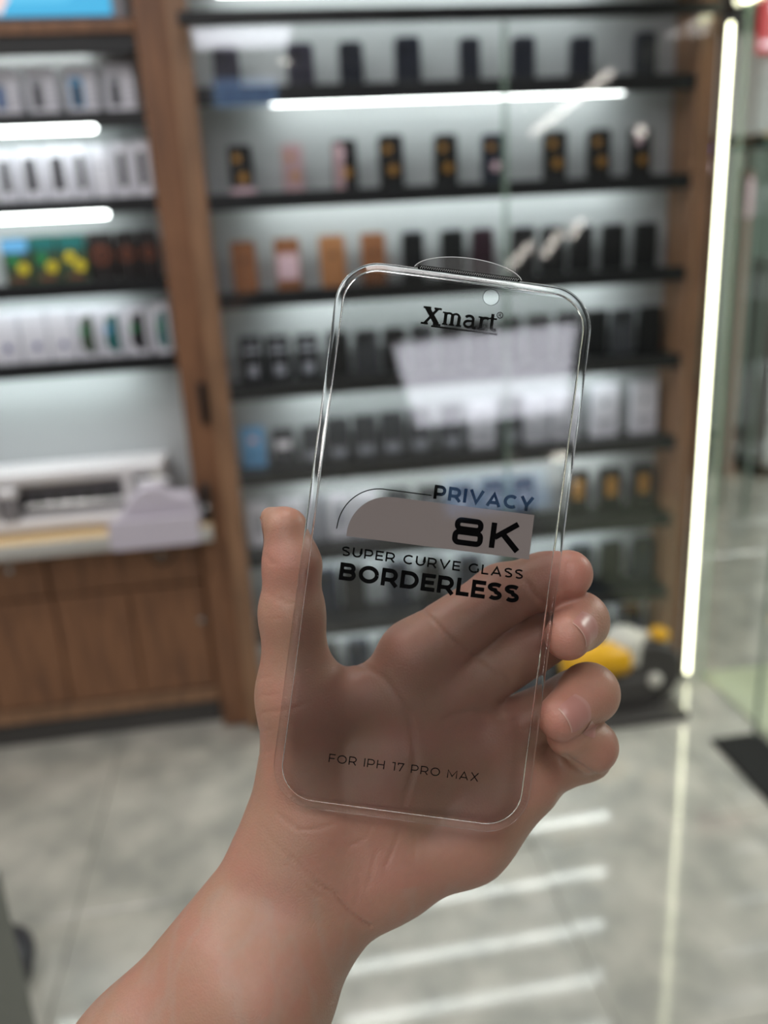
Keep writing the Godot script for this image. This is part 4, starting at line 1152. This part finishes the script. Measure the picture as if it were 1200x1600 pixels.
# skin folds: polylines across the front of the hand (millimetres, x y), depth, half width
const FOLDS := [
	[[[-36.5, -94.6], [-33.3, -99.8], [-28.3, -104.0]], 0.10, 0.80],
	[[[-28.3, -104.0], [-20.6, -111.2]], 0.30, 0.65],
	[[[-20.6, -111.2], [-14.8, -114.6]], 0.45, 0.60],
	[[[-14.8, -114.6], [-10.6, -119.6], [-6.3, -123.1], [-3.8, -124.4]], 0.60, 0.60],
	[[[-25.0, -103.8], [-17.3, -110.8], [-11.5, -115.4]], 0.12, 0.80],
	[[[-32.1, -90.8], [-26.2, -95.6], [-20.6, -95.2], [-14.8, -93.5]], 0.22, 0.60],
	[[[-28.8, -105.8], [-24.0, -112.5], [-19.2, -115.8]], 0.18, 0.60],
	[[[4.8, -95.6], [2.7, -101.3], [0.6, -106.2]], 0.30, 0.60],
	[[[-3.3, -93.5], [-6.3, -98.5], [-10.6, -100.4]], 0.20, 0.60],
	[[[-7.7, -108.1], [-7.1, -112.5], [-8.5, -117.3]], 0.16, 0.60],
	[[[-2.3, -101.9], [-3.8, -107.7], [-5.4, -113.5]], 0.18, 0.60],
	[[[17.3, -94.2], [16.2, -101.9], [17.3, -106.2]], 0.16, 0.60],
	[[[9.6, -96.2], [9.2, -103.8]], 0.14, 0.60],
	[[[-36.2, -23.8], [-33.7, -25.4]], 0.12, 0.50],
	[[[-31.3, -26.3], [-29.2, -27.7], [-26.7, -27.7]], 0.22, 0.60],
	[[[-33.8, -32.3], [-30.8, -31.9]], 0.10, 0.60],
	[[[-37.1, -55.2], [-32.3, -55.0]], 0.14, 0.55],
	[[[-37.1, -60.6], [-31.3, -59.6]], 0.16, 0.55],
	[[[-30.4, -60.0], [-26.5, -58.8], [-22.7, -57.1]], 0.18, 0.60],
	[[[-37.5, -66.0], [-33.8, -65.4]], 0.22, 0.50],
	[[[-37.3, -50.0], [-33.7, -49.4]], 0.15, 0.50],
	[[[-37.7, -72.7], [-33.8, -71.9]], 0.15, 0.50],
	[[[12.1, -30.0], [16.0, -34.4], [20.2, -38.7], [24.6, -41.9]], 0.60, 0.90],
	[[[26.9, -42.7], [30.8, -45.0], [37.7, -50.8]], 0.40, 0.90],
	[[[43.1, -21.2], [45.4, -25.0], [49.2, -28.1]], 0.45, 0.80],
	[[[-7.7, -45.2], [0.0, -50.0], [7.7, -61.5], [9.6, -75.0], [5.8, -88.5]], 0.45, 1.00],
	[[[54.8, -73.3], [59.0, -76.0], [63.8, -79.2]], 0.60, 0.80],
	[[[19.2, -61.5], [26.9, -59.6], [36.5, -61.5]], 0.40, 0.90],
	[[[-35.8, -13.1], [-34.6, -15.0], [-33.1, -15.4]], 0.20, 0.70],
]

var A := PackedVector3Array()
var BA := PackedVector3Array()
var IL := PackedFloat32Array()
var RA := PackedFloat32Array()
var DR := PackedFloat32Array()
var GR := PackedInt32Array()
var KB := PackedFloat32Array()
var active := PackedInt32Array()
var SP := PackedVector3Array()      # fold segments: start
var SD := PackedVector3Array()      # fold segments: direction
var SI := PackedFloat32Array()
var SA := PackedFloat32Array()
var SW := PackedFloat32Array()

func field(p: Vector3) -> float:
	var total := 1000.0
	var cur := 1000.0
	var g := -1
	for i in active:
		if GR[i] != g:
			if g >= 0:
				var k0 := JOIN[g] as float
				var h0 := maxf(k0 - absf(total - cur), 0.0)
				total = minf(total, cur) - (h0 * h0 * 0.25 / k0 if k0 > 0.0 else 0.0)
			g = GR[i]
			cur = 1000.0
		var pa := p - A[i]
		var t := clampf(pa.dot(BA[i]) * IL[i], 0.0, 1.0)
		var d := (pa - BA[i] * t).length() - RA[i] - DR[i] * t
		var k := KB[i]
		var h := maxf(k - absf(cur - d), 0.0)
		cur = minf(cur, d) - h * h * 0.25 / k
	var kj := JOIN[g] as float
	var hj := maxf(kj - absf(total - cur), 0.0)
	return minf(total, cur) - (hj * hj * 0.25 / kj if kj > 0.0 else 0.0)

func fold_at(p: Vector3) -> float:       # depth of the skin folds at a point
	var s := 250.0 / -p.z
	var q := Vector3(p.x * s, p.y * s, 0.0)
	var out := 0.0
	for i in SP.size():
		var pa := q - SP[i]
		if absf(pa.x) > 40.0 or absf(pa.y) > 40.0:
			continue
		var t := clampf(pa.dot(SD[i]) * SI[i], 0.0, 1.0)
		var d2 := (pa - SD[i] * t).length_squared() / (SW[i] * SW[i])
		if d2 < 8.0:
			out = maxf(out, SA[i] * exp(-d2))
	return out

func build_hand() -> void:
	for b in BONES:
		var a: Vector3 = J[b[0]]
		var c: Vector3 = J[b[1]]
		A.append(a)
		BA.append(c - a)
		IL.append(1.0 / (c - a).length_squared())
		RA.append(b[2])
		DR.append(b[3] - b[2])
		GR.append(b[4])
		KB.append(b[5])
	for f in FOLDS:
		var pts: Array = f[0]
		for i in pts.size() - 1:
			var a := Vector3(pts[i][0], pts[i][1], 0)
			var c := Vector3(pts[i + 1][0], pts[i + 1][1], 0)
			SP.append(a)
			SD.append(c - a)
			SI.append(1.0 / maxf(1e-6, (c - a).length_squared()))
			SA.append(f[1])
			SW.append(f[2])
	var everything := PackedInt32Array(range(BONES.size()))
	var cell := 0.9
	var nb := 8
	var lo := Vector3(-202, -332, -290)
	var hi := Vector3(80, 8, -190)
	var bn := Vector3i(((hi - lo) / (cell * nb)).ceil())
	var nx := bn.x * nb + 1
	var ny := bn.y * nb + 1
	var nz := bn.z * nb + 1
	var vals := PackedFloat32Array()
	vals.resize(nx * ny * nz)
	vals.fill(1000.0)
	var ids := PackedInt32Array()
	ids.resize(nx * ny * nz)
	ids.fill(-1)
	var half := cell * nb * 0.5
	var reach := half * 1.7321
	var todo := []
	var lists := []
	for bz in bn.z:
		for by in bn.y:
			for bx in bn.x:
				var c := lo + Vector3(bx, by, bz) * (cell * nb) + Vector3.ONE * half
				active = everything
				var d := field(c)
				if absf(d) > reach + 1.5:
					continue
				var list := PackedInt32Array()
				for i in everything:
					var pa := c - A[i]
					var t := clampf(pa.dot(BA[i]) * IL[i], 0.0, 1.0)
					if (pa - BA[i] * t).length() - RA[i] - DR[i] * t < reach + 13.0:
						list.append(i)
				todo.append(Vector3i(bx, by, bz) * nb)
				lists.append(list)
	for n in todo.size():
		active = lists[n]
		var o: Vector3i = todo[n]
		for z in nb + 1:
			for y in nb + 1:
				var row := ((o.z + z) * ny + o.y + y) * nx + o.x
				for x in nb + 1:
					if vals[row + x] == 1000.0:
						vals[row + x] = field(lo + Vector3(o.x + x, o.y + y, o.z + z) * cell)
	var verts := PackedVector3Array()
	var cells := []
	var owner_list := PackedInt32Array()
	var nxy := nx * ny
	var corner := [0, 1, nx, nx + 1, nxy, nxy + 1, nxy + nx, nxy + nx + 1]
	var edges := [[0, 1], [2, 3], [4, 5], [6, 7], [0, 2], [1, 3], [4, 6], [5, 7], [0, 4], [1, 5], [2, 6], [3, 7]]
	for n in todo.size():
		var o: Vector3i = todo[n]
		for z in nb:
			for y in nb:
				var row := ((o.z + z) * ny + o.y + y) * nx + o.x
				for x in nb:
					var at := row + x
					var v0 := vals[at]
					if absf(v0) > cell * 2.0:
						continue
					var inside := 0
					for k in 8:
						if vals[at + corner[k]] < 0.0:
							inside += 1
					if inside == 0 or inside == 8:
						continue
					var sum := Vector3.ZERO
					var m := 0
					for e in edges:
						var a := vals[at + corner[e[0]]]
						var b := vals[at + corner[e[1]]]
						if (a < 0.0) != (b < 0.0):
							var t := a / (a - b)
							var pa := Vector3(e[0] & 1, (e[0] >> 1) & 1, e[0] >> 2)
							var pb := Vector3(e[1] & 1, (e[1] >> 1) & 1, e[1] >> 2)
							sum += pa.lerp(pb, t)
							m += 1
					ids[at] = verts.size()
					verts.append(lo + (Vector3(o.x + x, o.y + y, o.z + z) + sum / m) * cell)
					cells.append(at)
					owner_list.append(n)
	var index := PackedInt32Array()
	for at in cells:
		for ax in 3:
			var s: int = [1, nx, nxy][ax]
			var u: int = [nx, nxy, 1][ax]
			var w: int = [nxy, 1, nx][ax]
			var a := vals[at] < 0.0
			if a == (vals[at + s] < 0.0):
				continue
			var q := [ids[at], ids[at - u], ids[at - u - w], ids[at - w]]
			if q.min() < 0:
				continue
			if a:
				index.append_array([q[0], q[2], q[1], q[0], q[3], q[2]])
			else:
				index.append_array([q[0], q[1], q[2], q[0], q[2], q[3]])
	# settle the vertices on the surface, press in the folds, take normals and colours
	var normals := PackedVector3Array()
	var colors := PackedColorArray()
	normals.resize(verts.size())
	colors.resize(verts.size())
	var tone := FastNoiseLite.new()
	tone.seed = 4
	tone.frequency = 0.045
	var fine := FastNoiseLite.new()
	fine.seed = 9
	fine.frequency = 0.35
	var e := 0.45
	var K := [Vector3(1, -1, -1), Vector3(-1, -1, 1), Vector3(-1, 1, -1), Vector3(1, 1, 1)]
	for i in verts.size():
		active = lists[owner_list[i]]
		var p := verts[i]
		var g := Vector3.ZERO
		for k in K:
			g += k * (field(p + k * e))
		g = g.normalized()
		p -= g * field(p)
		var fold := 0.0
		if SP.size() and g.z > -0.3:
			var f := PackedFloat32Array()
			var gg := Vector3.ZERO
			for k in K:
				gg += k * fold_at(p + k * e)
			fold = fold_at(p)
			p -= g * fold
			g = (g + gg / (4.0 * e)).normalized()
		verts[i] = p * 0.001
		normals[i] = g
		colors[i] = skin_color(p, tone, fine)
	var arrays := []
	arrays.resize(Mesh.ARRAY_MAX)
	arrays[Mesh.ARRAY_VERTEX] = verts
	arrays[Mesh.ARRAY_NORMAL] = normals
	arrays[Mesh.ARRAY_COLOR] = colors
	arrays[Mesh.ARRAY_INDEX] = index
	var mesh := ArrayMesh.new()
	mesh.add_surface_from_arrays(Mesh.PRIMITIVE_TRIANGLES, arrays)
	var t := thing("person", "bare left hand and forearm holding up the glass screen protector", "person")
	t.transform = held
	part("skin_surface", mesh, "skin", t)
	active = everything
	nail(t, "middle_2", "middle_3", Vector3(0.52, 0.30, 0.80), 10.8, 10.5, 0.60)
	nail(t, "ring_2", "ring_3", Vector3(0.40, 0.30, 0.86), 11.6, 11.5, 0.68)
	nail(t, "little_2", "little_3", Vector3(0.55, 0.62, 0.45), 7.5, 8.5, 0.5)
	nail(t, "thumb_pad", "thumb_tip", Vector3(-0.90, -0.10, -0.42), 10.5, 12.0, 0.55)

func skin_color(p: Vector3, tone: FastNoiseLite, fine: FastNoiseLite) -> Color:
	var base := Vector3(0.385, 0.212, 0.147)
	var red := Vector3(0.41, 0.188, 0.140)
	var tan_ := Vector3(0.36, 0.214, 0.143)
	var n := tone.get_noise_3dv(p)
	var c := base.lerp(red, clampf(n * 0.9 + 0.15, 0.0, 1.0)).lerp(tan_, clampf(-n * 0.9, 0.0, 1.0))
	# flushed finger pads
	for q in [["thumb_pad", 11.0], ["index_3", 11.0], ["middle_3", 9.0], ["ring_3", 9.0], ["heel", 18.0]]:
		var d := (p - (J[q[0]] as Vector3)).length() / (q[1] as float)
		c = c.lerp(Vector3(0.52, 0.20, 0.165), 0.5 * clampf(1.35 - d, 0.0, 1.0))
	# bluish veins under the wrist
	var v := absf(tone.get_noise_3d(p.x * 0.9 + 40.0, p.y * 0.35, p.z * 0.5))
	if p.y < -112.0:
		c = c.lerp(Vector3(0.36, 0.27, 0.215), clampf(0.34 - v * 2.2, 0.0, 0.3))
	c *= 1.0 + 0.05 * fine.get_noise_3dv(p)
	return Color(c.x, c.y, c.z)

func nail(t: Node3D, from: String, to: String, out: Vector3, width: float, length: float, free: float) -> void:
	var a := ((J[to] as Vector3) - (J[from] as Vector3)).normalized()
	var n := (out - a * out.dot(a)).normalized()
	var s := a.cross(n)
	var c: Vector3 = J[to]
	var rows := 12
	var cols := 12
	var pts := []
	var cols_ := []
	for i in rows + 1:
		var u := float(i) / rows          # root to free edge
		var line := []
		for k in cols + 1:
			var v := 2.0 * k / cols - 1.0
			var wv := v * width * 0.5 * (0.86 + 0.14 * sin(u * PI * 0.6))
			var along := -length * (1.12 - free) + length * u * (1.0 - 0.12 * v * v) + length * 0.10 * (1.0 - u) * v * v
			var p := c + a * along + s * wv * (1.0 - 0.10 * v * v) + n * (9.0 - 3.0 * v * v)
			var g := n
			for step in 6:
				g = Vector3.ZERO
				for k2 in [Vector3(1, -1, -1), Vector3(-1, -1, 1), Vector3(-1, 1, -1), Vector3(1, 1, 1)]:
					g += k2 * field(p + k2 * 0.4)
				g = g.normalized()
				p -= g * field(p)
			line.append((p + g * (0.10 + 0.22 * u * (1.0 - v * v))) * 0.001)
		pts.append(line)
	var st := SurfaceTool.new()
	st.begin(Mesh.PRIMITIVE_TRIANGLES)
	st.set_smooth_group(0)
	var nail_at := func(i: int, k: int) -> void:
		var u := float(i) / rows
		var col := Color(0.42, 0.20, 0.17) if u < 0.93 else Color(0.56, 0.39, 0.31)
		if u < 0.16: col = Color(0.45, 0.24, 0.20)
		st.set_color(col)
		st.add_vertex(pts[i][k])
	for i in rows:
		for k in cols:
			for q in [[i, k], [i, k + 1], [i + 1, k + 1], [i, k], [i + 1, k + 1], [i + 1, k]]:
				nail_at.call(q[0], q[1])
	st.generate_normals()
	var o := part("fingernail", st.commit(), "fingernail", t)
	o.set_meta("label", "pale pink fingernail")
